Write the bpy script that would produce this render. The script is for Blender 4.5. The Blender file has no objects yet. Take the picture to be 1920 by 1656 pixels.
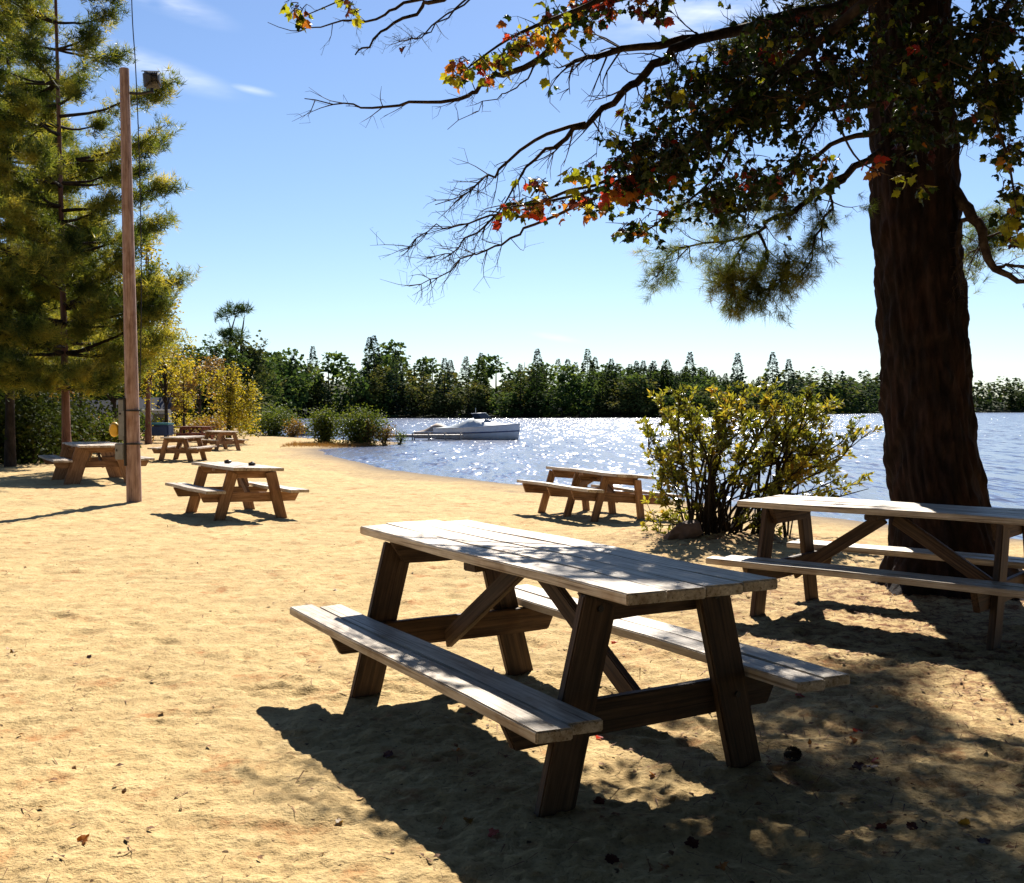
import bpy, bmesh, math, random
import numpy as np
from mathutils import Vector, Matrix
R = math.radians
random.seed(7); rng = np.random.default_rng(7)
sc = bpy.context.scene
COL = sc.collection

# ------------------------------------------------------------------ camera
F, HOR, CH = 1980.0, 768.0, 1.45            # focal length and horizon of the photograph in its own pixels, eye height
cam = bpy.data.cameras.new('camera'); camo = bpy.data.objects.new('camera', cam); COL.objects.link(camo)
cam.sensor_width = 36; cam.lens = 36*F/1920; cam.clip_start = .05; cam.clip_end = 6000
camo.location = (0, 0, CH); camo.rotation_euler = (R(90)-math.atan((828-HOR)/F), 0, 0)
sc.camera = camo
# ------------------------------------------------------------------ light and sky
SUN_AZ, SUN_EL = R(8.0), R(40.5)
SUN = Vector((math.sin(SUN_AZ)*math.cos(SUN_EL), math.cos(SUN_AZ)*math.cos(SUN_EL), math.sin(SUN_EL)))
sl = bpy.data.lights.new('sun', 'SUN'); sl.energy = 5.0; sl.angle = R(.53); sl.color = (1, .94, .84)
so = bpy.data.objects.new('sun', sl); COL.objects.link(so); so.rotation_euler = SUN.to_track_quat('Z', 'Y').to_euler()
so.location = (0, 0, 40)
w = bpy.data.worlds.new('World'); sc.world = w; w.use_nodes = True
nt = w.node_tree; N = nt.nodes; LK = nt.links
bg = N['Background']
sky = N.new('ShaderNodeTexSky'); sky.sky_type = 'NISHITA'; sky.sun_disc = False
sky.sun_elevation = SUN_EL; sky.sun_rotation = SUN_AZ
sky.air_density = 1.0; sky.dust_density = 0.15; sky.ozone_density = 1.4; sky.altitude = 100
bg.inputs['Strength'].default_value = 0.05
w.cycles.sampling_method = 'MANUAL'; w.cycles.sample_map_resolution = 256
tc = N.new('ShaderNodeTexCoord')
def pdir(px, py):
    return Vector(((px-960)/F, 1, (HOR-py)/F)).normalized()
cn = N.new('ShaderNodeTexNoise'); cn.inputs['Scale'].default_value = 9; cn.inputs['Detail'].default_value = 4; cn.inputs['Roughness'].default_value = .6
cmap = N.new('ShaderNodeMapping'); cmap.inputs['Rotation'].default_value = (0, R(-14), 0); cmap.inputs['Scale'].default_value = (1, 1, 4.5)
LK.new(tc.outputs['Generated'], cmap.inputs['Vector']); LK.new(cmap.outputs['Vector'], cn.inputs['Vector'])
last = None
for (px, py, wx, wz, tilt, k) in ((310, 8, .060, .012, 14, .55), (290, 132, .075, .013, 14, .62), (480, 176, .022, .004, 8, .42), (1045, 634, .028, .004, 10, .4), (1330, 40, .15, .035, 6, .7)):
    c = pdir(px, py)
    sub = N.new('ShaderNodeVectorMath'); sub.operation = 'SUBTRACT'; sub.inputs[1].default_value = c
    LK.new(tc.outputs['Generated'], sub.inputs[0])
    rot = N.new('ShaderNodeVectorRotate'); rot.rotation_type = 'Y_AXIS'; rot.inputs['Angle'].default_value = R(-tilt)
    LK.new(sub.outputs[0], rot.inputs['Vector'])
    dv = N.new('ShaderNodeVectorMath'); dv.operation = 'DIVIDE'; dv.inputs[1].default_value = (wx, .5, wz); LK.new(rot.outputs[0], dv.inputs[0])
    ln = N.new('ShaderNodeVectorMath'); ln.operation = 'LENGTH'; LK.new(dv.outputs[0], ln.inputs[0])
    mr = N.new('ShaderNodeMapRange'); mr.interpolation_type = 'SMOOTHSTEP'
    mr.inputs['From Min'].default_value = 1.15; mr.inputs['From Max'].default_value = .05; mr.inputs['To Max'].default_value = k
    LK.new(ln.outputs['Value'], mr.inputs['Value'])
    if last is None: last = mr.outputs[0]
    else:
        ad = N.new('ShaderNodeMath'); ad.operation = 'MAXIMUM'; LK.new(last, ad.inputs[0]); LK.new(mr.outputs[0], ad.inputs[1]); last = ad.outputs[0]
cr = N.new('ShaderNodeMapRange'); cr.inputs['From Min'].default_value = .36; cr.inputs['From Max'].default_value = .72; LK.new(cn.outputs['Fac'], cr.inputs['Value'])
cm = N.new('ShaderNodeMath'); cm.operation = 'MULTIPLY'; LK.new(last, cm.inputs[0]); LK.new(cr.outputs[0], cm.inputs[1])
mx = N.new('ShaderNodeMix'); mx.data_type = 'RGBA'; mx.inputs['B'].default_value = (13, 13.3, 14, 1)
LK.new(cm.outputs[0], mx.inputs['Factor']); tint = N.new('ShaderNodeMix'); tint.data_type = 'RGBA'; tint.blend_type = 'MULTIPLY'; tint.inputs['Factor'].default_value = 1; tint.inputs['B'].default_value = (.90, 1.0, 1.19, 1)
LK.new(sky.outputs['Color'], tint.inputs['A']); LK.new(tint.outputs['Result'], mx.inputs['A']); LK.new(mx.outputs['Result'], bg.inputs['Color'])
vs = sc.view_settings; vs.view_transform = 'Standard'; vs.look = 'None'; vs.exposure = 1.12; vs.gamma = 1; vs.use_curve_mapping = False
sc.cycles.max_bounces = 4; sc.cycles.diffuse_bounces = 1; sc.cycles.glossy_bounces = 2; sc.cycles.transmission_bounces = 3; sc.cycles.transparent_max_bounces = 8
sc.cycles.caustics_reflective = False; sc.cycles.caustics_refractive = False; sc.cycles.sample_clamp_indirect = 4; sc.cycles.use_denoising = True

# ------------------------------------------------------------------ helpers
def at(px, py, Z):
    "world point on the sight line of a photograph pixel at depth Z (y distance)"
    a = math.atan((828-HOR)/F); du = (828-py)/F; dx = (px-960)/F
    fy = math.cos(a)+du*math.sin(a); fz = -math.sin(a)+du*math.cos(a)
    t = Z/fy
    return np.array([dx*t, Z, CH+fz*t])
def empty(name, loc=(0, 0, 0), rz=0, parent=None):
    o = bpy.data.objects.new(name, None); COL.objects.link(o); o.location = loc; o.rotation_euler = (0, 0, rz); o.empty_display_size = .2
    if parent: o.parent = parent
    return o
def tag(o, label=None, cat=None, group=None, kind=None):
    if label: o['label'] = label
    if cat: o['category'] = cat
    if group: o['group'] = group
    if kind: o['kind'] = kind
    return o
def link(name, me, mats=None, parent=None):
    o = bpy.data.objects.new(name, me); COL.objects.link(o)
    if mats is not None:
        for m in (mats if isinstance(mats, (list, tuple)) else [mats]): me.materials.append(m)
    if parent: o.parent = parent
    return o
def copy_tree(o, parent=None):
    c = o.copy(); COL.objects.link(c); c.parent = parent
    for ch in list(o.children): copy_tree(ch, c)
    return c
class MB:
    "collects vertex and face blocks, then makes one mesh"
    def __init__(s): s.v = []; s.f = []; s.m = []; s.n = 0
    def add(s, v, f, m=0):
        v = np.asarray(v, float).reshape(-1, 3); f = np.asarray(f, int)
        s.v.append(v); s.f.append(f+s.n); s.m.append(np.full(len(f), m) if np.isscalar(m) else np.asarray(m)); s.n += len(v)
    def mesh(s, name, smooth=False):
        me = bpy.data.meshes.new(name)
        if not s.v: return me
        V = np.concatenate(s.v); me.vertices.add(len(V)); me.vertices.foreach_set('co', V.astype(np.float32).ravel())
        tot = np.concatenate([np.full(len(f), f.shape[1]) for f in s.f]); lv = np.concatenate([f.ravel() for f in s.f])
        st = np.concatenate([[0], np.cumsum(tot)[:-1]])
        me.loops.add(len(lv)); me.loops.foreach_set('vertex_index', lv.astype(np.int32))
        me.polygons.add(len(tot)); me.polygons.foreach_set('loop_start', st.astype(np.int32)); me.polygons.foreach_set('loop_total', tot.astype(np.int32))
        me.polygons.foreach_set('material_index', np.concatenate(s.m).astype(np.int32))
        me.polygons.foreach_set('use_smooth', np.full(len(tot), smooth))
        me.update(calc_edges=True); me.validate()
        return me
    def build(s, name, mats, parent=None, smooth=False): return link(name, s.mesh(name, smooth), mats, parent)
def tube(mb, P, rad, sides=6, m=0, cap=False):
    P = np.asarray(P, float); n = len(P); rad = np.broadcast_to(np.asarray(rad, float), (n,))
    T = np.gradient(P, axis=0); T /= np.linalg.norm(T, axis=1)[:, None]+1e-9
    ref = np.array([0, 0, 1.]) if abs(T[:, 2]).mean() < .8 else np.array([1., 0, 0])
    U = np.cross(T, ref); U /= np.linalg.norm(U, axis=1)[:, None]+1e-9; V = np.cross(T, U)
    a = np.arange(sides)/sides*2*np.pi
    ring = P[:, None]+rad[:, None, None]*(np.cos(a)[None, :, None]*U[:, None]+np.sin(a)[None, :, None]*V[:, None])
    i = np.arange(n-1)[:, None]*sides; j = np.arange(sides)[None]; k = (j+1) % sides
    f = np.stack([i+j, i+k, i+sides+k, i+sides+j], -1).reshape(-1, 4)
    mb.add(ring.reshape(-1, 3), f, m)
    if cap:
        for e in (0, n-1):
            c = P[e]; rv = ring[e]; vv = np.vstack([rv, c[None]])
            ff = np.array([[q, (q+1) % sides, sides] for q in range(sides)]); mb.add(vv, ff, m)
def smooth_path(P, n):
    P = np.asarray(P, float); m = len(P)
    if m < 3: 
        t = np.linspace(0, 1, n)[:, None]; return P[0]*(1-t)+P[-1]*t
    Q = np.vstack([2*P[0]-P[1], P, 2*P[-1]-P[-2]]); out = []
    for t in np.linspace(0, m-1-1e-6, n):
        i = int(t); u = t-i; a, b, c, d = Q[i:i+4]
        out.append(.5*((2*b)+(-a+c)*u+(2*a-5*b+4*c-d)*u*u+(-a+3*b-3*c+d)*u**3))
    return np.array(out)
def frames(D, spin=None):
    "N rotation matrices whose third axis follows D"
    D = np.asarray(D, float); D = D/(np.linalg.norm(D, axis=1)[:, None]+1e-9)
    r = rng.normal(size=D.shape); X = np.cross(r, D); X /= np.linalg.norm(X, axis=1)[:, None]+1e-9; Y = np.cross(D, X)
    return np.stack([X, Y, D], -1)
def scatter(mb, tv, tf, pos, M, scale, m=0):
    "N copies of a small template at pos with matrices M"
    pos = np.asarray(pos, float); n = len(pos)
    if n == 0: return
    scale = np.broadcast_to(np.asarray(scale, float), (n,))
    v = np.einsum('nij,kj->nki', M, tv)*scale[:, None, None]+pos[:, None]
    f = (np.asarray(tf)[None]+(np.arange(n)*len(tv))[:, None, None]).reshape(-1, len(tf[0]))
    mm = np.repeat(m, len(tf)) if not np.isscalar(m) else m
    mb.add(v.reshape(-1, 3), f, mm)
# value noise ----------------------------------------------------------
_perm = rng.random((512, 512))
def vnoise(x, y):
    xi = np.floor(x).astype(int); yi = np.floor(y).astype(int); u = x-xi; v = y-yi
    u = u*u*(3-2*u); v = v*v*(3-2*v); g = lambda a, b: _perm[a & 511, b & 511]
    return (g(xi, yi)*(1-u)+g(xi+1, yi)*u)*(1-v)+(g(xi, yi+1)*(1-u)+g(xi+1, yi+1)*u)*v-.5
def fbm(x, y, o=4, r=.5):
    s = 0; a = 1
    for i in range(o): s = s+a*vnoise(x*2**i+17.3*i, y*2**i+5.1*i); a *= r
    return s
def sstep(a, b, x):
    t = np.clip((x-a)/(b-a), 0, 1); return t*t*(3-2*t)

# ------------------------------------------------------------------ materials
def newmat(name):
    m = bpy.data.materials.new(name); m.use_nodes = True
    return m, m.node_tree.nodes, m.node_tree.links, m.node_tree.nodes['Principled BSDF']
def ramp(N, stops, interp='LINEAR'):
    r = N.new('ShaderNodeValToRGB'); e = r.color_ramp; e.interpolation = interp
    while len(e.elements) < len(stops): e.elements.new(.5)
    for el, (p, c) in zip(e.elements, stops): el.position = p; el.color = (*c, 1)
    return r
def tnoise(N, LK, vec, scale, detail=4, rough=.55, mscale=None):
    t = N.new('ShaderNodeTexNoise'); t.inputs['Scale'].default_value = scale; t.inputs['Detail'].default_value = detail; t.inputs['Roughness'].default_value = rough
    if mscale:
        mp = N.new('ShaderNodeMapping'); mp.inputs['Scale'].default_value = mscale; LK.new(vec, mp.inputs['Vector']); LK.new(mp.outputs[0], t.inputs['Vector'])
    else: LK.new(vec, t.inputs['Vector'])
    return t
def mixc(N, LK, fac, a, b, blend='MIX'):
    m = N.new('ShaderNodeMix'); m.data_type = 'RGBA'; m.blend_type = blend
    for k, v in (('Factor', fac), ('A', a), ('B', b)):
        if isinstance(v, (int, float)): m.inputs[k].default_value = v
        elif isinstance(v, tuple): m.inputs[k].default_value = (*v, 1)
        else: LK.new(v, m.inputs[k])
    return m.outputs['Result']
def wood(name, dark, mid, light, rough=.62, grain=60, bump=.35, spec=.35):
    m, N, LK, b = newmat(name)
    tc = N.new('ShaderNodeTexCoord'); oi = N.new('ShaderNodeObjectInfo')
    off = N.new('ShaderNodeVectorMath'); off.operation = 'ADD'; LK.new(tc.outputs['Object'], off.inputs[0])
    sc_ = N.new('ShaderNodeVectorMath'); sc_.operation = 'SCALE'; sc_.inputs['Scale'].default_value = 37; cb = N.new('ShaderNodeCombineXYZ')
    for i in range(3): LK.new(oi.outputs['Random'], cb.inputs[i])
    LK.new(cb.outputs[0], sc_.inputs[0]); LK.new(sc_.outputs[0], off.inputs[1])
    v = off.outputs[0]
    g = tnoise(N, LK, v, 1, 6, .7, (1.6, grain, grain))
    blot = tnoise(N, LK, v, 1, 4, .65, (3.5, 16, 16)); crk = tnoise(N, LK, v, 1, 2, .5, (1.1, grain*1.3, grain*1.3)); stain = tnoise(N, LK, v, 3.5, 4, .6)
    r = ramp(N, [(.30, dark), (.48, mid), (.70, light)]); LK.new(g.outputs['Fac'], r.inputs['Fac'])
    r2 = ramp(N, [(.32, (.60, .54, .48)), (.62, (1.05, 1.05, 1.05))]); LK.new(blot.outputs['Fac'], r2.inputs['Fac'])
    c = mixc(N, LK, 1.0, r.outputs[0], r2.outputs[0], 'MULTIPLY')
    r3 = ramp(N, [(.33, (.35, .28, .22)), (.40, (1, 1, 1))]); LK.new(crk.outputs['Fac'], r3.inputs['Fac']); c = mixc(N, LK, .8, c, r3.outputs[0], 'MULTIPLY')
    r4 = ramp(N, [(.55, (1, 1, 1)), (.72, (.72, .58, .45))]); LK.new(stain.outputs['Fac'], r4.inputs['Fac']); c = mixc(N, LK, .9, c, r4.outputs[0], 'MULTIPLY')
    hv = N.new('ShaderNodeMapRange'); hv.inputs['To Min'].default_value = .74; hv.inputs['To Max'].default_value = 1.2; LK.new(oi.outputs['Random'], hv.inputs['Value'])
    hs = N.new('ShaderNodeHueSaturation'); LK.new(hv.outputs[0], hs.inputs['Value']); LK.new(c, hs.inputs['Color'])
    LK.new(hs.outputs[0], b.inputs['Base Color'])
    b.inputs['Roughness'].default_value = rough; b.inputs['Specular IOR Level'].default_value = spec
    bp = N.new('ShaderNodeBump'); bp.inputs['Strength'].default_value = bump; bp.inputs['Distance'].default_value = .004
    LK.new(g.outputs['Fac'], bp.inputs['Height']); LK.new(bp.outputs[0], b.inputs['Normal'])
    return m
def leafmat(name, stops, trans=.5, rough=.55, tw=(1.25, 1.2, .6), spec=.3, clump=3.0, cw=.5):
    m, N, LK, b = newmat(name)
    ge = N.new('ShaderNodeNewGeometry'); r = ramp(N, stops)
    cn = tnoise(N, LK, ge.outputs['Position'], clump, 1, .5); ct = N.new('ShaderNodeMapRange'); ct.inputs['From Min'].default_value = .3; ct.inputs['From Max'].default_value = .7; LK.new(cn.outputs['Fac'], ct.inputs['Value'])
    fm = N.new('ShaderNodeMix'); fm.data_type = 'FLOAT'; fm.inputs['Factor'].default_value = cw; LK.new(ge.outputs['Random Per Island'], fm.inputs['A']); LK.new(ct.outputs[0], fm.inputs['B'])
    LK.new(fm.outputs['Result'], r.inputs['Fac'])
    LK.new(r.outputs[0], b.inputs['Base Color']); b.inputs['Roughness'].default_value = rough; b.inputs['Specular IOR Level'].default_value = spec
    t = N.new('ShaderNodeBsdfTranslucent'); tcx = mixc(N, LK, 1.0, r.outputs[0], tw, 'MULTIPLY'); LK.new(tcx, t.inputs['Color'])
    mx = N.new('ShaderNodeMixShader'); mx.inputs[0].default_value = trans
    LK.new(b.outputs[0], mx.inputs[1]); LK.new(t.outputs[0], mx.inputs[2]); LK.new(mx.outputs[0], N['Material Output'].inputs['Surface'])
    return m
def plain(name, col, rough=.6, var=.15, scale=8, metal=0, bump=0):
    m, N, LK, b = newmat(name)
    tc = N.new('ShaderNodeTexCoord'); t = tnoise(N, LK, tc.outputs['Object'], scale, 5, .6)
    r = ramp(N, [(.3, tuple(c*(1-var) for c in col)), (.7, tuple(min(1, c*(1+var)) for c in col))]); LK.new(t.outputs['Fac'], r.inputs['Fac'])
    LK.new(r.outputs[0], b.inputs['Base Color']); b.inputs['Roughness'].default_value = rough; b.inputs['Metallic'].default_value = metal
    if bump:
        bp = N.new('ShaderNodeBump'); bp.inputs['Strength'].default_value = bump; bp.inputs['Distance'].default_value = .01; LK.new(t.outputs['Fac'], bp.inputs['Height']); LK.new(bp.outputs[0], b.inputs['Normal'])
    return m
M = {}
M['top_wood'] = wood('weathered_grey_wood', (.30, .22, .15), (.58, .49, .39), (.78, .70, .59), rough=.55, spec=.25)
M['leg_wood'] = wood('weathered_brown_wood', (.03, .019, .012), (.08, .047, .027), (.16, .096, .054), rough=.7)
M['red_wood'] = wood('reddish_brown_wood', (.22, .11, .052), (.39, .205, .10), (.53, .31, .17), rough=.7)
M['red_top'] = wood('bleached_table_wood', (.36, .28, .21), (.56, .47, .38), (.68, .60, .50), rough=.55, spec=.3)
M['far_red'] = wood('dark_red_wood', (.14, .04, .03), (.24, .08, .055), (.32, .13, .09), rough=.7)
M['pole'] = wood('pole_wood', (.21, .13, .10), (.34, .22, .175), (.46, .33, .275), rough=.75, grain=45)
# bark
def bark(name, c1, c2, c3, sc_=(9, 9, 2.2), bump=.9, dist=.03):
    m, N, LK, b = newmat(name); tc = N.new('ShaderNodeTexCoord')
    g = tnoise(N, LK, tc.outputs['Object'], 1, 7, .68, sc_); r = ramp(N, [(.32, c1), (.5, c2), (.7, c3)]); LK.new(g.outputs['Fac'], r.inputs['Fac'])
    LK.new(r.outputs[0], b.inputs['Base Color']); b.inputs['Roughness'].default_value = .9; b.inputs['Specular IOR Level'].default_value = .15
    bp = N.new('ShaderNodeBump'); bp.inputs['Strength'].default_value = bump; bp.inputs['Distance'].default_value = dist; LK.new(g.outputs['Fac'], bp.inputs['Height']); LK.new(bp.outputs[0], b.inputs['Normal'])
    return m
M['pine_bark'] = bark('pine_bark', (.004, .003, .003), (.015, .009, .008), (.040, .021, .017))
M['limb_bark'] = bark('limb_bark', (.02, .014, .012), (.05, .035, .028), (.11, .08, .062), (14, 14, 14), .5, .01)
M['red_bark'] = bark('reddish_bark', (.07, .035, .025), (.17, .085, .06), (.26, .15, .11), (6, 6, 1.5))
M['dark_bark'] = bark('dark_bark', (.012, .009, .007), (.03, .022, .016), (.06, .045, .035), (8, 8, 3), .5, .01)
M['needle_olive'] = leafmat('olive_pine_needles', [(.1, (.022, .042, .012)), (.35, (.085, .12, .028)), (.6, (.21, .225, .045)), (.9, (.42, .36, .07))], .55, .5, (1.3, 1.2, .55), .2, 1.6, .7)
M['needle_dark'] = leafmat('dark_pine_needles', [(0, (.018, .028, .010)), (.5, (.04, .055, .016)), (.85, (.10, .10, .03)), (1, (.22, .15, .05))], .3, .5)
M['needle_green'] = leafmat('green_pine_needles', [(.1, (.04, .07, .015)), (.5, (.12, .16, .03)), (.8, (.25, .24, .05)), (1, (.38, .26, .07))], .6, .5)
M['maple_green'] = leafmat('maple_green', [(0, (.008, .016, .005)), (.5, (.018, .032, .008)), (.88, (.035, .055, .012)), (1, (.09, .10, .02))], .3, .45, (1.6, 1.7, .6))
M['maple_yellow'] = leafmat('maple_yellow_green', [(0, (.14, .17, .02)), (.5, (.26, .27, .03)), (1, (.42, .34, .04))], .5, .45, (1.3, 1.25, .5))
M['maple_orange'] = leafmat('maple_orange', [(0, (.22, .09, .02)), (.5, (.34, .14, .03)), (1, (.44, .24, .05))], .5, .45, (1.3, 1.0, .5))
M['maple_red'] = leafmat('maple_red', [(0, (.16, .018, .014)), (.5, (.30, .045, .025)), (1, (.42, .09, .035))], .5, .45, (1.5, .9, .7))
M['maple_brown'] = leafmat('maple_purple_brown', [(0, (.03, .012, .012)), (.6, (.06, .02, .02)), (1, (.12, .04, .03))], .3, .5, (1.3, .9, .7))
M['shrub_leaf'] = leafmat('shrub_leaves', [(.1, (.05, .07, .014)), (.35, (.14, .16, .028)), (.62, (.28, .27, .045)), (.85, (.40, .30, .05)), (1, (.44, .20, .05))], .5, .38, (1.3, 1.2, .5), .5, 3.0, .55)
M['yellow_leaf'] = leafmat('yellow_autumn_leaves', [(0, (.10, .11, .015)), (.4, (.24, .21, .025)), (.8, (.38, .30, .04)), (1, (.45, .28, .05))], .55, .5, (1.3, 1.2, .55), .2, 1.4, .6)
M['green_leaf'] = leafmat('green_leaves', [(0, (.03, .05, .010)), (.5, (.08, .11, .02)), (1, (.17, .18, .03))], .42, .6, (1.25, 1.2, .6), .12)
M['under_leaf'] = leafmat('understorey_leaves', [(0, (.012, .02, .006)), (.6, (.035, .05, .012)), (1, (.10, .10, .02))], .3, .7, (1.25, 1.2, .6), .05)
M['rust_leaf'] = leafmat('rusty_leaves', [(0, (.10, .06, .015)), (.5, (.22, .13, .03)), (1, (.32, .17, .05))], .4, .55)
M['far_dark'] = leafmat('far_spruce', [(.1, (.012, .026, .018)), (.55, (.03, .055, .028)), (.9, (.075, .11, .04))], .3, .8, (1.2, 1.15, .7), .03, .25, .5)
M['far_green'] = leafmat('far_green_trees', [(.1, (.018, .04, .016)), (.5, (.055, .095, .024)), (.9, (.15, .19, .045))], .4, .8, (1.2, 1.15, .7), .03, .25, .5)
M['far_olive'] = leafmat('far_olive_trees', [(.1, (.024, .036, .014)), (.5, (.07, .085, .024)), (.9, (.17, .15, .045))], .36, .8, (1.2, 1.15, .7), .03, .25, .5)
M['far_green2'] = leafmat('far_dark_green_trees', [(.1, (.016, .034, .013)), (.5, (.045, .075, .02)), (.9, (.11, .15, .035))], .42, .8, (1.2, 1.15, .7), .03, .25, .5)
M['dry_grass'] = leafmat('dry_red_grass', [(0, (.16, .07, .025)), (.6, (.28, .14, .05)), (1, (.38, .24, .09))], .35, .7)
M['grey_metal'] = plain('grey_metal', (.22, .22, .22), .5, .2, 12, .3)
M['dark_metal'] = plain('dark_metal', (.02, .016, .015), .5, .3, 12, .2)
M['glass'] = plain('lamp_glass', (.10, .10, .11), .12, .1, 5)
M['yellow'] = plain('yellow_paint', (.75, .42, .03), .45, .12, 14)
M['blue'] = plain('blue_plastic', (.012, .035, .14), .4, .2, 5)
M['teal'] = plain('teal_plastic', (.03, .22, .30), .35, .15, 5)
M['roof_dark'] = plain('dark_roof', (.018, .02, .035), .6, .3, 3)
M['shed_wall'] = plain('shed_wall', (.13, .10, .075), .8, .3, 3)
M['pale_wall'] = plain('pale_wall', (.42, .42, .44), .7, .15, 3)
M['white_paint'] = plain('white_paint', (.78, .78, .76), .35, .08, 4)
M['hull_grey'] = plain('boat_cover_grey', (.42, .46, .48), .45, .15, 3)
M['windscreen'] = plain('windscreen', (.012, .014, .02), .08, .1, 3)
M['tan_cover'] = plain('tan_boat_cover', (.34, .24, .17), .7, .15, 3)
M['dock_wood'] = wood('dock_wood', (.25, .22, .19), (.42, .38, .34), (.55, .5, .45), .6)
M['rock'] = plain('rock', (.16, .10, .07), .85, .4, 10, 0, .6)
M['cone'] = plain('pine_cone', (.05, .028, .018), .8, .4, 60, 0, .6)

# ------------------------------------------------------------------ terrain
LAND = np.array([(60, -60), (40, 2), (20, 6), (12, 8.6), (8, 11), (6.2, 12.8), (4.86, 15), (3.6, 17.3), (2.19, 19.65), (0, 22.5), (-1.7, 25), (-3.09, 27.7), (-5.4, 33.5), (-7.1, 39.2), (-7.5, 41.5), (-7.0, 43.3),
                 (-6.2, 44.6), (-5.4, 46.5), (-5.0, 49.5), (-6, 52), (-9, 55), (-12.5, 60), (-17, 72), (-24, 95), (-35, 130), (-48, 160), (-55, 185), (-30, 208), (0, 214), (35, 222), (60, 270), (90, 350), (120, 480),
                 (200, 560), (400, 620), (1500, 700), (4500, 3200), (-4500, 3200), (-4500, -60)], float)
LAND[4:24] *= 1.07
WATER_Z = -.24
def shore_dist(x, y):
    x = np.asarray(x, float); y = np.asarray(y, float)
    d = np.full(x.shape, 1e9); inside = np.zeros(x.shape, bool); n = len(LAND)
    for i in range(n):
        ax, ay = LAND[i]; bx, by = LAND[(i+1) % n]
        dx, dy = bx-ax, by-ay; t = np.clip(((x-ax)*dx+(y-ay)*dy)/(dx*dx+dy*dy), 0, 1)
        d = np.minimum(d, np.hypot(x-ax-t*dx, y-ay-t*dy))
        if ay != by:
            c = ((ay > y) != (by > y)) & (x < (bx-ax)*(y-ay)/(by-ay)+ax); inside ^= c
    return np.where(inside, d, -d)
_fp = []
for _ in range(34):                                  # walkers crossing the beach, each a line of left and right prints
    px_, py_ = rng.uniform(-5, 4), rng.uniform(2.6, 13); a_ = rng.uniform(0, 6.28)
    for k_ in range(rng.integers(5, 12)):
        a_ += rng.normal()*.12; px_ += math.cos(a_)*.66; py_ += math.sin(a_)*.66; sd_ = .09*(1 if k_ % 2 else -1)
        _fp.append((px_-math.sin(a_)*sd_, py_+math.cos(a_)*sd_, a_+rng.normal()*.15, rng.uniform(.010, .024)))
def footprints(x, y):
    z = np.zeros(x.shape)
    for (cx, cy, a, dp) in _fp:
        m_ = (np.abs(x-cx) < .26) & (np.abs(y-cy) < .26)
        if not m_.any(): continue
        u = (x[m_]-cx)*math.cos(a)+(y[m_]-cy)*math.sin(a); v = -(x[m_]-cx)*math.sin(a)+(y[m_]-cy)*math.cos(a); q = np.sqrt((u/.145)**2+(v/.055)**2)
        z[m_] += dp*(-np.clip(1.15-q, 0, 1)**.7+.55*np.exp(-((q-1.45)/.3)**2))
    return z
def gz(x, y, fine=False):
    x = np.asarray(x, float); y = np.asarray(y, float)
    d = shore_dist(x, y)+.35*fbm(x*.5, y*.5, 3)*np.clip(y/12, 0, 2)*.4
    z = WATER_Z+np.where(d > 0, .24*(1-np.exp(-np.maximum(d, 0)/2.4)), np.maximum(-1.5, .10*d))
    z = z-.065*sstep(8, 16, y)*np.where(d > 2, 1, np.clip(d/2, 0, 1))
    z = z+np.where(d > 0, np.minimum(9, .10*np.maximum(0, d-6))*sstep(110, 180, y), 0)
    z = z+.05*np.clip(d/3, 0, 1)*fbm(x*.35+3, y*.35, 2)*sstep(6, 20, y)
    if fine:
        k = np.clip(d/1.5, .12, 1)
        b = fbm(x*2.6, y*2.6, 2); l = vnoise(x*7.5+9, y*7.5); s = vnoise(x*19, y*19+4); s2 = vnoise(x*41, y*41+4)
        pits = -np.clip(vnoise(x*4.4+50, y*4.4+21)-.17, 0, 1)
        z = z+k*(.014*b+.011*l+.013*s+.012*s2+.05*pits)
        z = z+footprints(x, y)*(y < 15)
        # litter mound around the shrub, roots of the pine
        z = z+.10*np.exp(-((x-2.45)**2+(y-12.3)**2)/1.6)
    return z
def gz1(x, y): return float(gz(np.array([x]), np.array([y]))[0])
# one sheet, fine in front of the camera and coarse towards the horizon
ky = np.concatenate([-np.geomspace(60, 1.2, 14), np.linspace(-.8, 1.6, 12), np.geomspace(1.75, 60, 720), np.geomspace(62, 3100, 90)])
kx = np.concatenate([-np.geomspace(24, .64, 26), np.linspace(-.62, .62, 420), np.geomspace(.64, 24, 26)])
wy = .5*(ky+np.sqrt(ky*ky+5))+.75
GX = kx[None]*wy[:, None]*np.ones((len(ky), 1)); GY = np.repeat(ky[:, None], len(kx), 1)
GX[-1] *= 1.0
GZ = gz(GX, GY, True)
mb = MB(); nr, ncx = GX.shape
ii = (np.arange(nr-1)[:, None]*ncx+np.arange(ncx-1)[None]).ravel()
mb.add(np.stack([GX, GY, GZ], -1).reshape(-1, 3), np.stack([ii, ii+1, ii+ncx+1, ii+ncx], -1))
m, N, LK, b = newmat('beach_sand')
ge = N.new('ShaderNodeNewGeometry'); P = ge.outputs['Position']
n1 = tnoise(N, LK, P, .9, 5, .6); n2 = tnoise(N, LK, P, 6, 5, .65); n3 = tnoise(N, LK, P, 55, 4, .7); n4 = tnoise(N, LK, P, 3.1, 6, .7)
r1 = ramp(N, [(.3, (.385, .272, .135)), (.5, (.50, .368, .188)), (.72, (.59, .455, .25))]); LK.new(n2.outputs['Fac'], r1.inputs['Fac'])
r0 = ramp(N, [(.3, (.86, .84, .80)), (.7, (1.08, 1.06, 1.0))]); LK.new(n1.outputs['Fac'], r0.inputs['Fac'])
c = mixc(N, LK, 1.0, r1.outputs[0], r0.outputs[0], 'MULTIPLY')
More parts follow.
